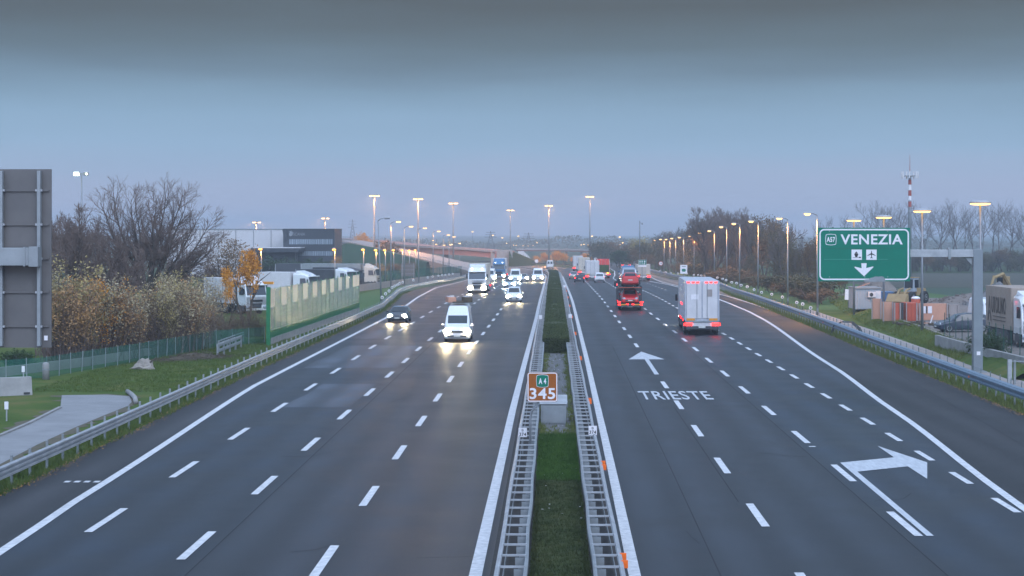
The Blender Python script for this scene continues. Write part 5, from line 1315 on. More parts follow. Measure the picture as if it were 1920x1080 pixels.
strip(MB(), lambda y: railR(y)+2.2, lambda y: railR(y)+4.1, 88, 205, .03).build('service_path', 'concrete_pink', kind='structure')
t = thing('kerb', (0,0,0), 0, 'thin pale kerb along the front edge of the construction yard', 'kerb'); mb = MB()
for a, b in zip(yd[1:], yd[2:]):
    d = Vector((b[0]-a[0],b[1]-a[1],0)); mb.box((a[0]+b[0])/2+.1,(a[1]+b[1])/2,ZY+.10,d.length,.16,.16,rz=math.atan2(d.y,d.x))
mb.build('kerb_stones', 'concrete_pink', t)
t = thing('concrete_wall', (0,0,0), 0, 'streaked grey concrete wall behind the gantry post', 'wall')
Wl = [Vector(g(1757,655)),Vector(g(1839,680)),Vector(g(1925,703))]; mb = MB()
for i, (a, b) in enumerate(zip(Wl, Wl[1:])):
    dd = b-a; c = (a+b)/2; mb.box(c.x,c.y,.5,dd.length+.1,.3,1.04-.01*i,rz=math.atan2(dd.y,dd.x))
mb.build('wall_body', 'concrete', t)
fence('low grey mesh fence along the service path behind the right guardrail', [(railR(y)+.75,y,0) for y in (92,115,140,165,190,215)], 1.1, 2.3, 'netting_grey', 'fence_grey', .025)
fence('green-grey mesh fence on top of the streaked wall', [(g(1757,655)[0]+.6,g(1757,655)[1]+.5,.5),(g(1839,680)[0]+.6,g(1839,680)[1]+.4,.5),(g(1925,703)[0]+.6,g(1925,703)[1],.5)], 2.1, 1.9, 'netting_grey', 'fence_green', .025)
t = thing('junction_post', (g(1893,722)[0],g(1893,722)[1],0), 0, 'stout grey double post behind the right guardrail at the frame edge', 'post')
MB().box(0,0,.7,.22,.2,1.4).build('post', 'galv', t); MB().box(.3,.1,.68,.12,.12,1.36).build('side_post', 'galv_dull', t); MB().tube([(0,0,1.3),(1.6,-.6,1.3)], .03, 6).build('rail', 'galv_dull', t)
# old cage dome beside the rail
x, y, z = g(1584,628); t = thing('wire_cage', (x,y,0), 0, 'dark arched wire cage behind the right guardrail', 'cage')
for k in range(5): MB().tube([(-1.2+.1*k,k*.35,0),(-.9+.1*k,k*.35,.75),(-.3+.1*k,k*.35,1.05),(.5+.1*k,k*.35,1.0),(1.1+.1*k,k*.35,.45),(1.3+.1*k,k*.35,0)], .035, 5).build('hoop', 'steel_dark', t)
MB().tube([(-.3,0,1.05),(.1,1.4,1.05)], .03, 5).build('tie', 'steel_dark', t)
# fields beyond
strip(MB(), lambda y: 52, lambda y: 300, 248, 300, .02).build('green_field', 'field_green', kind='structure')
strip(MB(), lambda y: 52, lambda y: 320, 302, 470, .02).build('brown_field', 'field_brown', kind='structure')
strip(MB(), lambda y: 27.5, lambda y: 52, 205, 470, .02).build('meadow', 'grass_bright', kind='structure')
# cabin and containers
def corr_panel(mb, x0, x1, y, z0, z1, dep=.05, step=.14):
    n = max(2,int((x1-x0)/step)); 
    for i in range(n):
        if i % 2: mb.box(x0+(i+.5)*(x1-x0)/n, y-dep/2, (z0+z1)/2, (x1-x0)/n*.9, dep, z1-z0)
    return mb
def yardbox(name, px0, px1, ptop, pbot, dep, label, cat, m, corr=True, yy=None):
    x0, y, _ = g(px0, pbot, ZY); x1 = (px1-CX)*y/FPX; h = CAMH-(ptop-CY)*y/FPX-ZY
    t = thing(name, ((x0+x1)/2,y,ZY), 0, label, cat); w_ = x1-x0
    MB().box(0,dep/2,h/2,w_,dep,h).build('body', m, t, bevel=.02)
    if corr: corr_panel(MB(), -w_/2+.05, w_/2-.05, -.005, .1, h-.1).build('ribs', m, t)
    return t, w_, h
t, w_, h = yardbox('site_cabin', 1604, 1652, 541, 580, 4.5, 'blue-grey site cabin with an air conditioner on its wall', 'cabin', 'cabin_grey')
q = MB().box(w_/2-.95,-.22,h-.6,.75,.34,.55).build('air_conditioner', 'trailer_white', t, bevel=.02); MB().lathe([(.19,-.402),(.19,-.392),(.05,-.392)], c=(w_/2-1.02,0,h-.6), n=14, axis='Y').build('fan', 'steel_dark', q)
MB().box(0,2.2,h+.05,w_+.16,4.7,.10).build('roof', 'galv_dull', t); MB().box(w_/2-.3,-.1,h/2-.1,.5,.08,h-.3).build('door', 'trailer_white', t)
MB().box(-.4,1.0,h+.28,1.5,.14,.05,ry=-.32).build('roof_plank', 'orange_board', t)
t, w_, h = yardbox('container', 1656, 1703, 552, 571, 3, 'blue corrugated container behind the orange skips', 'container', 'container_blue'); t.location.y += 8; MB().box(0,-.06,h-.04,w_+.04,.06,.10).build('top_rail', 'container_blue', t)
MB().box(0,-.06,.06,w_+.04,.06,.12).build('bottom_rail', 'container_blue', t)
SK = [(1634,1653,560,598,.3,'orange_board','weathered orange hoarding panel at the left end of the yard hoarding',0),(1655,1675,566,602,.0,'orange_board','faded salmon hoarding panel beside the thin lamp post',0),(1676,1689,568,603,0,'red_board','bright red-orange hoarding panel, second in the row',0),(1698,1720,568,602,0,'red_board','ribbed orange container end in the middle of the hoarding',1),(1722,1777,569,600,0,'orange_board','wide salmon hoarding panel carrying two white posters',0),(1779,1798,571,600,0,'concrete_pink','pale pink hoarding panel at the right end',0)]
for px0, px1, pt, pb, rz, m, lab, corr in SK:
    t, w_, h = yardbox('hoarding_panel', px0, px1, pt, pb, .22 if not corr else 2.2, lab, 'hoarding', m, bool(corr)); t['group'] = 'orange hoarding of the yard'; t.rotation_euler = (0,0,-rz)
    for s in (-1,1): MB().box(s*(w_/2-.06),-.07,h/2,.09,.12,h+.05).build('upright', 'concrete_pink', t)
    if 'posters' in lab:
        for dx, pw in ((-.85,.42),(-.28,.36),(-.58,.10)): MB().box(dx,-.022,h*.62,pw,.02,.62).build('poster', 'sign_white' if pw > .2 else 'steel_dark', t)
    if corr: MB().box(-w_/2-.25,.3,h/2,.18,.5,h).build('door_edge', 'steel_dark', t)
x, y, _ = g(1717,590,ZY); t = thing('tank', (x,y,ZY), 0, 'red tank with a white domed lid behind the hoarding', 'tank')
zt = CAMH-(555.5-CY)*y/FPX-ZY
MB().lathe([(.42,0),(.42,zt-.28),(.40,zt-.25)], n=18).build('body', 'red_board', t, smooth=True); MB().lathe([(.43,zt-.25),(.40,zt-.12),(.25,zt-.03),(.02,zt)], n=18).build('lid', 'sign_white', t, smooth=True)
x, y, _ = g(1591,572,ZY); t = thing('billboard', (x,y,0), 0, 'small white notice board left of the site cabin', 'sign'); MB().box(0,0,1.7,.75,.08,1.1,ry=.06).build('panel', 'sign_white', t); MB().box(0,.08,.7,.08,.08,1.6).build('post', 'steel_dark', t)
def heap(name, px, pb, W_, H_, label, m, seed, yb=None, D_=None):
    x, y, _ = g(px, pb, ZY); t = thing(name, (x,y,ZY-.02), 0, label, 'heap'); r = random.Random(seed); rings = []
    D_ = D_ or W_*.8
    for k in range(9):
        f = k/8; rings.append([(math.cos(a)*W_/2*(1-f*.97)*(1+.12*math.sin(3*a+seed)+r.uniform(-.06,.06))+.1*W_*f, math.sin(a)*D_/2*(1-f*.97)*(1+r.uniform(-.06,.06)), H_*f**1.1) for a in [i*2*math.pi/22 for i in range(22)]])
    MB().loft(rings).build('mound', m, t)
    mb = MB()
    for i in range(160):
        a = r.uniform(0,6.28); f = r.random()**.6; mb.box(math.cos(a)*W_/2*f*1.05, math.sin(a)*D_/2*f*1.05, max(.03,H_*(1-f)*.9), r.uniform(.08,.25), r.uniform(.08,.25), r.uniform(.06,.18), rz=a)
    mb.build('lumps', m, t)
heap('gravel_heap', 1862, 572, 6.5, 2.5, 'grey conical gravel heap behind the tan truck', 'gravel', 3)
heap('sand_heap', 1640, 553, 7.5, 2.6, 'brown sand heap behind the site cabin, under the green sign', 'sand', 5)
heap('rubble_heap', 1806, 566, 9, 1.0, 'low brown-grey spoil heap between the loader and the gantry post', 'sand', 7)
x, y, _ = g(1718,611,ZY); t = thing('rubble', (x+.4,y+.6,ZY), 0, 'scattered planks and rubble in front of the hoarding', 'debris'); r = random.Random(3)
mb = MB()
for i in range(30): mb.box(r.gauss(0,1.0),r.gauss(0,.6),r.uniform(.03,.28),r.uniform(.15,.5),r.uniform(.1,.3),r.uniform(.06,.2),rz=r.uniform(0,3),ry=r.uniform(-.3,.3))
mb.build('rubble_pile', 'debris', t); MB().box(.9,-.2,.4,.08,.08,.95,ry=.3).build('plank', 'sign_white', t); MB().box(.4,0,.2,.9,.12,.06,rz=.5).build('board', 'orange_board', t)
# ------------------------------------------------------------------ vehicles: local axes, front toward -y, wheels on z = 0
def ring(y, zb, zm, zt, wb, wm, wt):
    h = zt-zm
    L_ = [(wb*.90,zb),(wb,zb+.10*(zm-zb)+.02),((wb+wm)/2+.01,(zb+zm)/2),(wm,zm),(wt+.10*(wm-wt),zm+h*.9),(wt*.93,zt-.01*min(1,h*4)),(wt*.5,zt+.012)]
    return [(-a,y,b) for a, b in L_]+[(a,y,b) for a, b in reversed(L_)]
def wheel(root, x, y, r=.32, w_=.21, rimf=.64):
    s = 1 if x > 0 else -1
    t = MB().lathe([(r*.55,-w_/2),(r*.93,-w_/2),(r,-w_*.3),(r,w_*.3),(r*.93,w_/2),(r*.55,w_/2)], c=(x,y,r), n=18, axis='X').build('wheel', 'rubber', root, smooth=False)
    MB().lathe([(r*rimf,s*w_*.50),(r*rimf*.9,s*w_*.54),(r*.22,s*w_*.40),(r*.16,s*w_*.56),(.01,s*w_*.56)], c=(x,y,r), n=14, axis='X').build('rim', 'rim', t)
def lampball(root, x, y, z, rx, rz, m, name='headlight', d=.06):
    P = [(rx*math.cos(a),rz*math.sin(a)) for a in [i*math.pi/6 for i in range(12)]]
    MB().loft([[(x+a*k,y+dd,z+b*k) for a, b in P] for k, dd in ((1,.05),(1,0),(.8,-d*.7),(.35,-d))]).build(name, m, root, smooth=True)
def tail(root, x, y, z, sx, sz, m='light_tail', name='tail_light'):
    MB().box(x,y,z,sx,.05,sz).build(name, m, root, bevel=.015)
CAR = [(-2.12,.30,.46,.54,.62,.66,.52),(-2.0,.20,.58,.70,.82,.84,.70),(-1.55,.18,.70,.86,.88,.89,.76),(-1.08,.18,.80,.95,.89,.90,.76),(-.40,.18,.90,1.38,.89,.89,.62),(.1,.18,.92,1.46,.89,.89,.61),(.9,.18,.94,1.45,.89,.89,.60),(1.55,.18,.96,1.36,.89,.88,.58),(1.92,.22,.96,1.04,.88,.87,.70),(2.10,.32,.70,.90,.80,.82,.70)]
SEDAN = [(-2.25,.30,.46,.54,.62,.66,.52),(-2.12,.20,.58,.70,.82,.84,.70),(-1.6,.18,.70,.86,.88,.89,.76),(-1.05,.18,.80,.95,.89,.90,.76),(-.30,.18,.90,1.36,.89,.89,.62),(.2,.18,.92,1.43,.89,.89,.61),(.8,.18,.94,1.40,.89,.89,.60),(1.45,.18,.95,1.03,.89,.88,.70),(2.1,.22,.92,1.00,.88,.87,.72),(2.28,.34,.70,.90,.80,.82,.70)]
MPV = [(-2.10,.30,.50,.60,.66,.70,.56),(-1.98,.22,.66,.80,.84,.86,.72),(-1.6,.20,.80,.98,.90,.90,.78),(-1.2,.20,.90,1.10,.90,.91,.78),(-.45,.20,1.0,1.66,.90,.90,.66),(.1,.20,1.02,1.78,.90,.90,.66),(1.6,.20,1.04,1.76,.90,.89,.66),(1.98,.24,1.04,1.58,.89,.87,.68),(2.12,.32,.90,1.10,.84,.84,.74)]
VAN = [(-2.65,.32,.78,.90,.84,.86,.72),(-2.52,.24,.98,1.12,.95,.96,.84),(-2.05,.22,1.12,1.34,.98,.98,.86),(-1.35,.22,1.25,2.12,.98,.98,.78),(-.85,.22,1.28,2.42,.98,.98,.80),(2.4,.24,1.28,2.44,.98,.97,.82),(2.58,.30,1.25,2.36,.95,.95,.80)]
HIVAN = [(-2.65,.32,.78,.90,.84,.86,.72),(-2.52,.24,.98,1.12,.95,.96,.84),(-2.05,.22,1.12,1.34,.98,.98,.86),(-1.45,.22,1.25,1.98,.98,.98,.86),(-.75,.22,1.28,2.66,.98,.98,.72),(2.4,.24,1.28,2.74,.98,.97,.76),(2.58,.30,1.25,2.66,.95,.95,.76)]
def pane(root, st, i, j, name, m='glass_dark', ins=.04):
    """glass between the roof edges of two stations, across the car"""
    A, B = st[i], st[j]
    MB().panel((-A[6]*.92,A[0],A[3]+.015),(A[6]*.92,A[0],A[3]+.015),(B[6]*.92,B[0],B[3]+.015),(-B[6]*.92,B[0],B[3]+.015), ins, .012, insy=.06).build(name, m, root)
def side_panes(root, st, pairs):
    for s in (-1,1):
        for i, j in pairs:
            A, B = st[i], st[j]
            p = lambda S, f: (s*(S[5]+(S[6]+.10*(S[5]-S[6])-S[5])*f/.9+.004), S[0], S[2]+(S[3]-S[2])*f)
            q = [p(A,.10),p(B,.10),p(B,.84),p(A,.84)]
            if s < 0: q = q[::-1]
            MB().panel(*q, .04, .010, insy=.02).build('side_window', 'glass_dark', root)
def car(name, label, cat, loc, rz, st, paint, wb=(-1.33,1.32), head=None, tailm='light_tail', panes=(3,4,7,8), sides=((4,5),(5,6),(6,7)), lampz=None, plate=True, r=.32, group=None, big=1., pane_m='glass_dark'):
    t = thing(name, loc, rz, label, cat, group)
    MB().loft([ring(*s) for s in st]).build('body', paint, t, smooth=False, bevel=.03)
    pane(t, st, panes[0], panes[1], 'windscreen', pane_m)
    if panes[2] is not None: pane(t, st, panes[2], panes[3], 'rear_window')
    side_panes(t, st, sides)
    W_ = max(s[4] for s in st)
    for yy in wb:
        for s in (-1,1): wheel(t, s*(W_-.10), yy, r)
    f, b = st[1], st[-2]; lz = lampz or f[2]+.03
    for s in (-1,1):
        lampball(t, s*f[5]*(.80 if st[0][0] < -2.6 else .76), (st[0][0]-.005 if st[0][0] < -2.6 else f[0]-.02), lz, .19*big, .15*big, head or 'car_silver')
        tail(t, s*b[5]*.86, st[-1][0]-.05, st[-2][2]-.10, .20, .26 if st is not VAN and st is not HIVAN else .5, tailm if tailm else 'mast_red')
        q = MB().box(s*(W_+.12), st[panes[0]][0]+.15, st[panes[0]][2]+.18, .20,.12,.15).build('mirror', paint, t, bevel=.03)
    MB().box(0,st[0][0]+.02,st[0][1]+.12,st[0][4]*1.7,.10,.16).build('front_bumper', 'trailer_dark', t, bevel=.02)
    MB().box(0,st[0][0]-.012,st[0][2]+.0,st[0][4]*1.1,.05,.12).build('grille', 'black', t)
    MB().box(0,st[-1][0]-.0,st[-1][1]+.14,st[-1][4]*1.85,.10,.18).build('rear_bumper', 'trailer_dark' if paint != 'car_red' else 'car_red', t, bevel=.02)
    if plate:
        MB().box(0,st[0][0]-.05,st[0][1]+.14,.48,.02,.11).build('number_plate', 'plate', t); MB().box(0,st[-1][0]+.06,st[-1][1]+.34,.48,.02,.11).build('number_plate', 'plate', t)
    return t
def van(label, loc, rz, st, head, rear=False, paint='car_white', extra=None, big=1.2, pane_m='glass_dark'):
    t = car('van', label, 'van', loc, rz, st, paint, wb=(-1.65,1.55), head=head, panes=(2,3,None,None), sides=((3,4),), lampz=.80, r=.35, big=big, pane_m=pane_m)
    if rear:
        for s in (-1,1): MB().panel((s*.10-(.0 if s > 0 else .66),2.595,1.4),(s*.10+(.66 if s > 0 else 0),2.595,1.4),(s*.10+(.60 if s > 0 else 0),2.565,2.15),(s*.10-(0 if s > 0 else .60),2.565,2.15),.04,.02).build('rear_window', 'glass_dark', t)
    return t
# lorries
def cab(t, m, h=3.55, w_=1.24, head='light_head', roof=.55, y0=0., top=True, lit=True, depth=2.25):
    """tractor cab, front face at y0"""
    R_ = lambda y, z0, z1, ww, c: [(-ww,y,z0),(ww,y,z0),(ww,y,z1-c),(ww-c,y,z1),(-ww+c,y,z1),(-ww,y,z1-c)]
    MB().loft([R_(y0+.05,.42,1.75,w_*.96,.04),R_(y0,.40,1.80,w_*.98,.05)]).build('bumper_front', m, t, bevel=.03)
    body = [R_(y0+.0,.95,1.85,w_,.04),R_(y0+.02,.95,1.95,w_,.06),R_(y0+.30,.9,2.98,w_*.98,.14),R_(y0+.75,.9,h-.05,w_*.96,.22),R_(y0+1.3,.9,h,w_*.97,.20),R_(y0+depth,.9,h,w_*.98,.16)]
    MB().loft(body).build('cab', m, t, bevel=.02)
    MB().panel((-w_*.93,y0+.012,1.92),(w_*.93,y0+.012,1.92),(w_*.90,y0+.275,2.86),(-w_*.90,y0+.275,2.86), .02, .025).build('windscreen', 'glass_dark', t)
    MB().box(0,y0+.08,2.93,w_*1.86,.34,.10,rx=-.25).build('sun_visor', m, t, bevel=.02)
    for k, z in enumerate((1.38,1.05,.72)): MB().box(0,y0-.03,z,w_*(1.05-.12*k),.05,.15 if k else .20).build('grille', 'black', t)
    for s in (-1,1):
        lampball(t, s*w_*.78, y0-.03, .74, .27, .20, head if lit else 'car_silver')
        MB().box(s*(w_+.14),y0+.25,2.35,.18,.14,.55).build('mirror', 'black', t, bevel=.03)
        q = [(s*w_*1.0,y0+.45,1.95),(s*w_,y0+1.35,1.95),(s*w_*.985,y0+1.35,2.75),(s*w_*.985,y0+.62,2.75)]
        if s < 0: q = q[::-1]
        MB().panel(*q,.03,.015).build('side_window', 'glass_dark', t)
        MB().box(s*w_*.55,y0+.32,h-.22 if top else 3.05,.16,.05,.08).build('marker_light', 'light_marker' if lit else 'car_silver', t)
        MB().box(s*(w_-.04),y0+1.2,.62,.10,1.4,.45).build('step', 'trailer_dark', t, bevel=.02)
        wheel(t, s*(w_-.16), y0+1.35, .50, .30, .6)
    MB().box(0,y0-.045,.50,.5,.02,.12).build('number_plate', 'plate', t)
    if roof:
        MB().loft([[(-w_*.78,y0+.75,h-.04),(w_*.78,y0+.75,h-.04),(w_*.72,y0+.85,h),(-w_*.72,y0+.85,h)],[(-w_*.92,y0+1.9,h-.03),(w_*.92,y0+1.9,h-.03),(w_*.85,y0+1.9,h+roof),(-w_*.85,y0+1.9,h+roof)]]).build('roof_deflector', m, t, bevel=.04)
def trailer(t, m, y0, y1, h, zb=1.05, w_=1.27, rear=True, doors='trailer_white', topred=False, mudgreys='trailer_dark', side_stripe=None):
    MB().box(0,(y0+y1)/2,(zb+h)/2,2*w_,y1-y0,h-zb).build('box_body', m, t, bevel=.03)
    MB().box(0,(y0+y1)/2,zb-.12,1.1,y1-y0-.3,.24).build('chassis', 'trailer_dark', t)
    n = max(3,int((y1-y0)/1.4))
    mb = MB()
    for s in (-1,1):
        for i in range(n+1): mb.box(s*(w_+.012),y0+.06+(y1-y0-.12)*i/n,(zb+h)/2,.03,.07,h-zb-.1)
    mb.build('side_posts', m, t)
    for s in (-1,1):
        for k in range(3):
            wheel(t, s*(w_-.16), y1-1.6-1.25*k, .50, .32, .6)
        MB().box(s*(w_-.02),(y0+y1)/2-1.0,.72,.05,(y1-y0)*.38,.55).build('side_guard', mudgreys, t)
    # rear end
    for s in (-1,1):
        MB().box(s*w_*.475,y1+.03,(zb+h)/2+.05,w_*.86,.05,h-zb-.30).build('rear_door', doors, t, bevel=.012)
        MB().tube([(s*w_*.30,y1+.075,zb+.12),(s*w_*.30,y1+.075,h-.15)], .02, 6).build('lock_bar', 'galv_dull', t)
        MB().box(s*w_*.66,y1+.065,zb+.13,w_*.48,.03,.17).build('marker_plate', 'amber', t)
        MB().box(s*w_*.98,y1+.03,(zb+h)/2,.06,.08,h-zb).build('door_frame', 'van_lilac', t)
        for dx in ((.94,.70) if rear else ()): tail(t, s*w_*dx, y1+.06, .80, .34, .19)
        if topred:
            for dx in (.26,.52,.80): tail(t, s*w_*dx, y1+.06, h-.13, .20, .10)
        MB().box(s*w_*.78,y1-.06,.60,.42,.05,.50).build('mudflap', 'trailer_dark', t)
    MB().box(0,y1+.03,zb-.03,2*w_*.98,.10,.14).build('rear_beam', 'galv_dull', t, bevel=.01)
    MB().box(0,y1+.0,.82,2*w_*.96,.06,.34).build('lamp_panel', 'trailer_white', t, bevel=.01)
    MB().box(0,y1-.02,.52,2*w_*.92,.12,.16).build('underrun_bar', 'trailer_dark', t, bevel=.01)
    MB().box(0,y1+.05,.60,.52,.02,.14).build('number_plate', 'plate', t)
def lorry(label, loc, rz, cm, bm, h=4.0, L=13.6, head='light_head', lit=True, rear=True, doors='trailer_white', topred=False, caph=3.5, roof=.45, gap=.6, group=None):
    t = thing('lorry', loc, rz, label, 'truck', group)
    cab(t, cm, caph, head=head, roof=roof, y0=-L/2-2.3, lit=lit); trailer(t, bm, -L/2+gap-.3, L/2, h, rear=rear, doors=doors, topred=topred)
    MB().box(0,-L/2-.2,.85,1.0,4.4,.25).build('tractor_frame', 'trailer_dark', t)
    for s in (-1,1): wheel(t, s*1.05, -L/2+1.7, .50, .34, .6)
    return t
def on(px, py): return g(px, py)
def lift(p, dy): return (p[0], p[1]+dy, zg(p[1]+dy)+.055)
def gp2(px, py, dy=0, dx=0):
    x, y, z = g(px, py); return (x+dx, y+dy, zg(y+dy)+.055)
def slope(t, y):
    t.rotation_euler.x = (math.atan((zg(y+4)-zg(y-4))/8))*(1 if abs(t.rotation_euler.z) < 1 else -1); return t

# ---- coming toward the camera
car('hatchback', 'dark hatchback with bright warm headlights by the left edge line', 'car', gp2(746,606.5,2.1), rad(-2), CAR, 'car_black', head='light_head', tailm=None, big=1.15)
t = van('white high-roofed van with loaded roof rack, nearest of the oncoming traffic', gp2(857,643,2.6), 0, HIVAN, 'light_head', big=1.35)
for yy in (-.2,.9,2.0): MB().tube([(-.85,yy,2.72),(-.85,yy,2.86),(.85,yy,2.86),(.85,yy,2.72)], .03, 6).build('roof_bar', 'galv_dull', t)
MB().box(0,.9,2.92,.9,2.6,.10).build('roof_tray', 'debris', t)
for name_, lab_, dx, mm, dz in (('crate','brown crate strapped on the left of the van roof rack',-.62,'orange_board',0),('crate','brown crate strapped on the right of the van roof rack',.62,'debris',0)):
    q = thing('crate', (t.location.x+dx, t.location.y+.3, t.location.z+2.90), .25, lab_, 'crate', 'crates on the van roof'); MB().box(0,0,.20,.62,1.1,.40).build('body', mm, q, bevel=.02); MB().box(.05,-.1,.46,.30,.5,.12).build('lid', 'trailer_white', q, bevel=.02); MB().box(-.12,.3,.43,.10,1.0,.06).build('strap', 'sign_white', q)
slope(lorry('white lorry with lit roof markers, coming on in the third lane from the strip', gp2(893,551,9.1,.1), rad(0), 'car_white', 'trailer_cream', 4.0, 13.6, caph=3.6, roof=.35), 268)
slope(van('small white van half hidden between the white and the blue lorry', gp2(918,530,2.6), 0, VAN, 'light_head'), 345)
slope(lorry('blue lorry with amber corner lamps behind the xenon-lit traffic', (-10.6,386,zg(386)+.05), 0, 'truck_blue', 'trailer_white', 4.1, 12, caph=3.5, roof=.6), 386)
slope(car('saloon', 'low dark saloon with glaring bluish xenon headlights', 'car', gp2(955,541,2.2), 0, SEDAN, 'car_silver', wb=(-1.38,1.36), head='light_xenon', tailm=None, panes=(3,4,6,7), sides=((4,5),(5,6)), big=1.5), 300)
slope(van('white van right behind the xenon-lit saloon', gp2(966,530.5,2.6), 0, VAN, 'light_xenon', big=1.4), 350)
slope(car('hatchback', 'small grey car with warm headlights tucked behind the white van', 'car', gp2(981,528.5,2.1), 0, CAR, 'car_silver', head='light_head', tailm=None, big=1.3), 352)
slope(van('white van alone in the lane beside the hedge end', gp2(1008.5,529,2.6), 0, VAN, 'light_head'), 351)
slope(car('people_carrier', 'white people carrier with one dazzling headlight, ahead of the xenon-lit saloon', 'car', gp2(963.5,568,2.1), 0, MPV, 'car_white', head='light_head', tailm=None, big=1.25), 225)
car('hatchback', 'small car with two round headlights on the slip road below the ramp', 'car', gp2(836,513,2), rad(12), CAR, 'car_black', head='light_head', tailm=None, big=1.6)

# ---- driving away
PI = math.pi
t = lorry('white lorry with six red roof lights, nearest of the departing lorries', gp2(1321,629.5,6.9,0), PI+rad(-1.5), 'car_white', 'van_lilac', 4.15, 12.4, topred=True, caph=3.4, roof=.7)
for yy in (-1.0,1.6):
    for dz in (0,.45): MB().box(1.285,yy,2.2+dz*0,.04,.30,.10).build('side_marker', 'light_tail', t) if dz == 0 else None
for yy in (3.0,-.5,-3.5): MB().box(1.29,yy,1.0,.05,.22,.12).build('side_marker', 'light_tail', t)
MB().box(-.55,6.27,3.2,.40,.012,.55).build('door_sticker', 'concrete_pink', t); MB().box(.55,6.27,2.9,.55,.012,.40).build('door_sticker', 'sign_white', t)
slope(t, 160); t.scale = (1.08,1.05,1.05)
# the car transporter and its load
bx_, by_, bz_ = gp2(1184,583.5); TL = 13.0; ty = by_+TL/2+.2; tx = bx_
t = thing('car_transporter', (tx,ty,zg(ty)+.055), PI+rad(-1.0), 'two-deck car transporter lorry with amber-striped tail, carrying five cars', 'truck')
cab(t, 'trailer_dark', 3.0, roof=0, y0=-TL/2-2.4, lit=True, head='light_marker', top=False)
MB().box(0,0,.62,2.4,TL,.16).build('lower_deck', 'trailer_dark', t, bevel=.02)
for s in (-1,1):
    MB().box(s*.78,.2,2.42,.62,TL-.6,.10).build('upper_track', 'trailer_dark', t)
    MB().box(s*1.20,.2,2.44,.08,TL-.4,.16).build('side_rail', 'trailer_dark', t)
    for yy in (-5.6,-2.2,1.4,3.6): MB().box(s*1.22,yy,1.52,.12,.20,1.9,rx=.12).build('deck_post', 'trailer_dark', t)
    MB().box(s*1.22,5.5,1.5,.05,.08,1.8).build('deck_post', 'trailer_dark', t)
    for k in range(2): wheel(t, s*1.08, 4.2-1.2*k, .40, .28, .6)
    tail(t, s*1.18, TL/2+.05, .88, .30, .15); tail(t, s*1.16, TL/2+.05, .62, .26, .12); tail(t, s*.28, TL/2+.05, .66, .22, .10)
    MB().box(s*.72,TL/2+.03,.62,.55,.04,.12).build('marker_plate', 'amber', t)
    for yy in (4.5,2.8,0.5): MB().box(s*1.25,yy,.86,.05,.20,.10).build('side_marker', 'light_tail', t)
    MB().box(s*1.3,-TL/2-1.6,2.6,.3,.10,.22).build('lamp_bracket', 'trailer_dark', t)
MB().box(1.27,-TL/2+5,2.50,.05,.24,.14).build('side_marker', 'light_tail', t)
MB().box(0,TL/2-.1,2.40,2.5,.08,.06).build('rear_cross_rail', 'red_board', t)
MB().box(0,TL/2+.02,.44,.52,.03,.14).build('number_plate', 'plate', t); MB().box(0,TL/2,.45,2.4,.08,.12).build('underrun_bar', 'trailer_dark', t)
Rz = Matrix.Rotation(PI+rad(-1.0),4,'Z')
def load(lab, ly, lz, st, paint, rx=0, face=0, nm='hatchback', panes=(3,4,7,8), sides=((4,5),(5,6),(6,7))):
    p = Rz @ Vector((0,ly,lz)); c = car(nm, lab, 'car', (tx+p.x,ty+p.y,zg(ty)+.055+p.z), PI+rad(-1.0)+face, st, paint, tailm=None, panes=panes, sides=sides, group='cars loaded on the transporter'); c.rotation_euler.x = rx; return c
load('red hatchback on the transporter, at the tail of the upper deck', 4.1, 2.47, CAR, 'car_red', .03)
load('grey-blue car on the upper deck of the transporter, just ahead of the red one', -.4, 2.60, MPV, 'car_silver', .02)
load('blue car on the upper deck of the transporter, foremost of the three', -4.8, 2.75, MPV, 'car_blue', 0)
load('red saloon standing nose to the rear on the lower deck of the transporter', 3.9, .72, SEDAN, 'car_red', .05, PI, 'saloon', (3,4,6,7), ((4,5),(5,6)))
load('silver hatchback on the lower deck of the transporter, ahead of the red saloon', -.9, .72, CAR, 'car_silver')
# others, farther off
slope(car('saloon', 'dark saloon with lit tail lights, in the lane next to the strip', 'car', gp2(1086.5,530.5,2.2), PI, SEDAN, 'car_black', wb=(-1.38,1.36), panes=(3,4,6,7), sides=((4,5),(5,6))), 347)
slope(car('hatchback', 'silver car with tail lights ahead of the dark saloon', 'car', gp2(1076,524,2.1), PI, CAR, 'car_silver'), 382)
slope(van('small white van with tail lights behind the white box lorry', gp2(1124.5,530.5,2.1), PI, MPV, None) if False else car('people_carrier', 'small white van-like car with tail lights behind the white box lorry', 'car', gp2(1124.5,530.5,2.1), PI, MPV, 'car_white', r=.33), 346)
slope(lorry('white box lorry with amber tail plates, right of the dark saloon', gp2(1111,526.5,4.6), PI, 'car_white', 'trailer_white', 3.75, 8.6, caph=3.2, roof=.2), 372)
slope(lorry('cream lorry half hidden between two white lorries', (6.9,432,zg(432)+.05), PI, 'trailer_cream', 'trailer_cream', 4.0, 9, doors='trailer_cream', caph=3.3), 432)
slope(lorry('white lorry farthest ahead in the departing lanes, with a grey sheeted rear', gp2(1084,508.5,6), PI, 'car_white', 'trailer_white', 4.0, 12, caph=3.3), 515)
t = slope(lorry('lorry with red upper rear and dark green sheet, beside the white box lorry', gp2(1131.5,522,4.6), PI, 'car_red', 'car_red', 3.9, 8.6, doors='car_red', caph=3.2, roof=.1), 395)
MB().box(0,4.39,1.95,2.3,.03,1.5).build('rear_sheet', 'leaf_green', t)
for s in (-1,1): tail(t, s*.9, 4.42, 1.02, .4, .14, 'light_amber', 'amber_light')
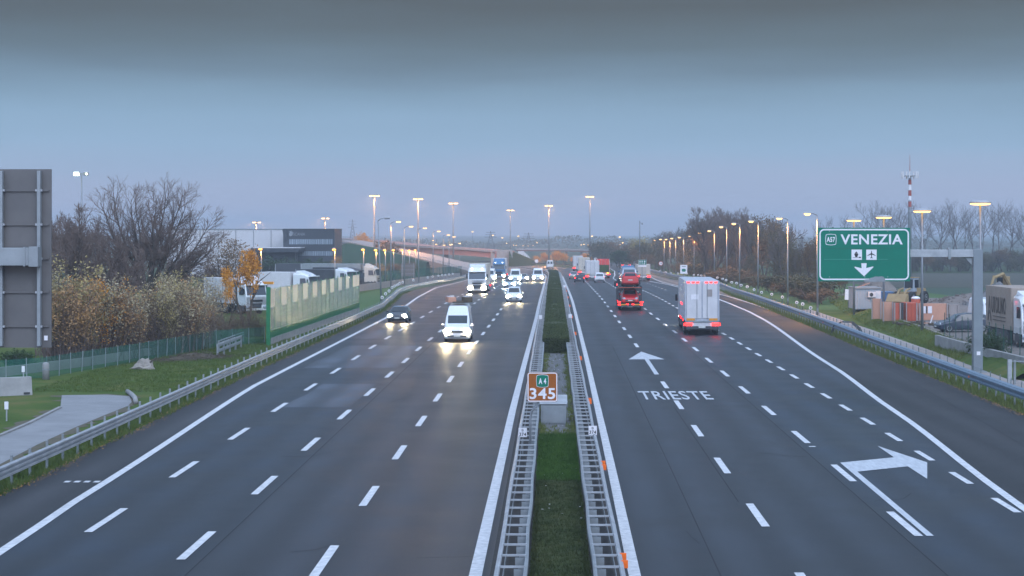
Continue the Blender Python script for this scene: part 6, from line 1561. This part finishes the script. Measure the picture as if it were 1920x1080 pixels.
slope(lorry('beige box lorry on the exit ramp right of the transporter', gp2(1206.5,527,3.2), PI, 'trailer_cream', 'trailer_cream', 3.1, 6.2, doors='trailer_cream', caph=2.7, roof=0), 368)
slope(lorry('far lorry with a pale rear door turning along the exit ramp', (23.0,600,zg(600)+.06), PI-rad(5), 'car_red', 'bridge_rose', 3.9, 12, doors='trailer_white', caph=3.2), 600)
slope(car('hatchback', 'far car with tail lights on the exit ramp, behind the upper deck cars', 'car', (22.0,528,zg(528)+.06), PI, CAR, 'car_black'), 528)
slope(van('far white van with red tail lights past the hedge end', (-.9,568,zg(568)+.05), PI, VAN, None, rear=True), 568)

# ---- parked lorries behind the noise barrier and the shrubs
lorry('parked white lorry showing through the bare shrubs, with a yellow roof strip', (at(418,585,194)[0],198,0), rad(40), 'car_white', 'trailer_white', 3.6, 6, lit=False, rear=False, caph=3.4, group=None)
t = lorry('parked white lorry above the left end of the noise barrier', (at(512,545,226)[0],232,0), rad(70), 'car_white', 'trailer_white', 3.45, 4.6, lit=False, rear=False, caph=3.35, roof=.3)
x, y, z = at(500,530.5,205); q = thing('canopy_beam', (x,y,0), 0, 'yellow-edged canopy beam left of the noise barrier', 'canopy'); MB().box(0,0,z,1.5,.5,.28).build('beam', 'amber', q, bevel=.02); MB().box(0,0,z/2,.14,.14,z).build('post', 'steel_dark', q)
lorry('parked white tractor lorry in the middle above the noise barrier', (at(590,515,268)[0],275,zg(275)), rad(58), 'car_white', 'trailer_dark', 3.2, 7, lit=False, rear=False, caph=3.3, roof=.2)
lorry('parked dark lorry beside the white tractor lorry above the noise barrier', (at(612,515,275)[0],283,zg(283)), rad(50), 'trailer_dark', 'trailer_dark', 3.4, 6, lit=False, rear=False, caph=3.2, roof=.2)
lorry('parked lorry with long grey trailer and pale front above the right end of the barrier', (at(618,515,300)[0],306,zg(306)), rad(80), 'trailer_cream', 'galv_dull', 3.75, 10, lit=False, rear=False, caph=3.4, roof=.4)
lorry('parked blue-grey lorry farthest back before the office block', (at(555,512,330)[0],335,zg(335)), rad(85), 'truck_blue', 'trailer_dark', 3.5, 8, lit=False, rear=False, caph=3.0, roof=0)

# ---- construction yard machines
x0, y, _ = g(1753,622,ZY)
car('hatchback', 'dark blue-green parked car with its amber lamps lit in the yard', 'car', (x0+2.15,y,ZY), rad(-84), CAR, 'car_navy', tailm=None)
t = lorry('tan curtain-sided lorry with faded dark lettering at the right edge', (32.35,134.6,ZY), rad(1), 'car_white', 'trailer_tan', 3.95, 7.4, lit=False, rear=False, caph=3.5, roof=.3)
for s_, rz_ in ((-1,-PI/2),):
    lettering('A', 1.0, 1.75, 'tan_print', t, (-1.30,2.6,2.35), (PI/2,0,rz_), bold=.0, depth=.03); lettering('UTOLINO', 4.0, 1.15, 'tan_print', t, (-1.30,0,2.65), (PI/2,0,rz_), bold=.0, depth=.03)
    for k in range(2): MB().box(-1.30,-.1,1.85-.26*k,.03,3.5,.07).build('underline', 'tan_print', t)
van('white van parked behind the gantry post in the yard', (at(1864,600,152)[0],154,ZY), rad(4), VAN, None)
def wheel_loader():
    x, y, _ = g(1727,573,ZY); t = thing('wheel_loader', (x,y+6,ZY), rad(-38), 'yellow wheel loader with a blue-grey cab behind the hoarding', 'wheel loader')
    MB().loft([[(-.75,.3,1.0),(.75,.3,1.0),(.75,.3,2.0),(-.75,.3,2.0)],[(-.85,2.6,1.0),(.85,2.6,1.0),(.80,2.6,1.9),(-.80,2.6,1.9)],[(-.8,2.9,1.1),(.8,2.9,1.1),(.7,2.9,1.7),(-.7,2.9,1.7)]]).build('engine_cover', 'yellow_machine', t, bevel=.06)
    q = MB().loft([[(-.72,-.5,1.5),(.72,-.5,1.5),(.72,1.0,1.5),(-.72,1.0,1.5)],[(-.66,-.35,3.2),(.66,-.35,3.2),(.66,.95,3.2),(-.66,.95,3.2)]]).build('cab', 'cabin_grey', t, bevel=.04)
    MB().box(0,-.46,2.5,1.1,.05,1.1,rx=-.09).build('window', 'glass_dark', q); MB().box(0,.3,3.27,1.5,1.6,.10).build('roof', 'yellow_machine', q, bevel=.03)
    for s in (-1,1): MB().box(s*.72,.3,2.5,.05,1.0,1.0,ry=-s*.04).build('window', 'glass_dark', q)
    MB().box(0,-1.3,1.15,1.1,1.8,.7).build('front_frame', 'yellow_machine', t, bevel=.05)
    for s in (-1,1):
        MB().tube([(s*.5,-1.0,1.9),(s*.5,-2.0,1.75),(s*.5,-3.0,.8)], .14, 6).build('arm', 'yellow_machine', t)
        for yy in (-1.6,1.7): wheel(t, s*1.05, yy, .78, .55, .5)
    MB().yz([(-3.0,.25),(-3.1,1.25),(-3.35,1.3),(-4.1,.35),(-4.0,.2),(-3.2,.15)], -1.35, 1.35).build('bucket', 'yellow_machine', t)
    MB().box(.5,1.9,2.25,.12,.12,.6).build('exhaust', 'steel_dark', t)
    t.scale = (.85,.85,.85); return t
wheel_loader()
def excavator():
    x, y, _ = g(1897,566,ZY); t = thing('excavator', (x,y,ZY), rad(-50), 'yellow excavator partly hidden behind the tan lorry', 'excavator')
    for s in (-1,1): MB().loft([[(s*.9-.25,-1.6,.3),(s*.9+.25,-1.6,.3),(s*.9+.25,-1.6,.5),(s*.9-.25,-1.6,.5)],[(s*.9-.25,-1.2,.02),(s*.9+.25,-1.2,.02),(s*.9+.25,-1.2,.8),(s*.9-.25,-1.2,.8)],[(s*.9-.25,1.2,.02),(s*.9+.25,1.2,.02),(s*.9+.25,1.2,.8),(s*.9-.25,1.2,.8)],[(s*.9-.25,1.6,.3),(s*.9+.25,1.6,.3),(s*.9+.25,1.6,.5),(s*.9-.25,1.6,.5)]]).build('track', 'rubber', t)
    MB().box(0,.5,1.35,2.2,2.6,.9).build('house', 'yellow_machine', t, bevel=.06)
    q = MB().box(-.6,-.7,2.0,.95,1.2,1.6).build('cab', 'yellow_machine', t, bevel=.05); MB().box(-.6,-1.31,2.2,.75,.04,1.0).build('window', 'glass_dark', q); MB().box(-1.085,-.7,2.3,.04,.9,.8).build('window', 'glass_dark', q)
    MB().tube([(.3,-.6,1.6),(.3,-2.0,3.1),(.3,-3.6,2.7)], [.24,.22,.16], 6).build('boom', 'yellow_machine', t); MB().tube([(.3,-3.5,2.9),(.3,-4.3,1.2)], [.17,.12], 6).build('stick', 'yellow_machine', t)
    MB().yz([(-4.1,1.2),(-4.5,1.25),(-4.8,.6),(-4.3,.3),(-3.9,.6)], -.1, .7).build('bucket', 'steel_dark', t)
excavator()
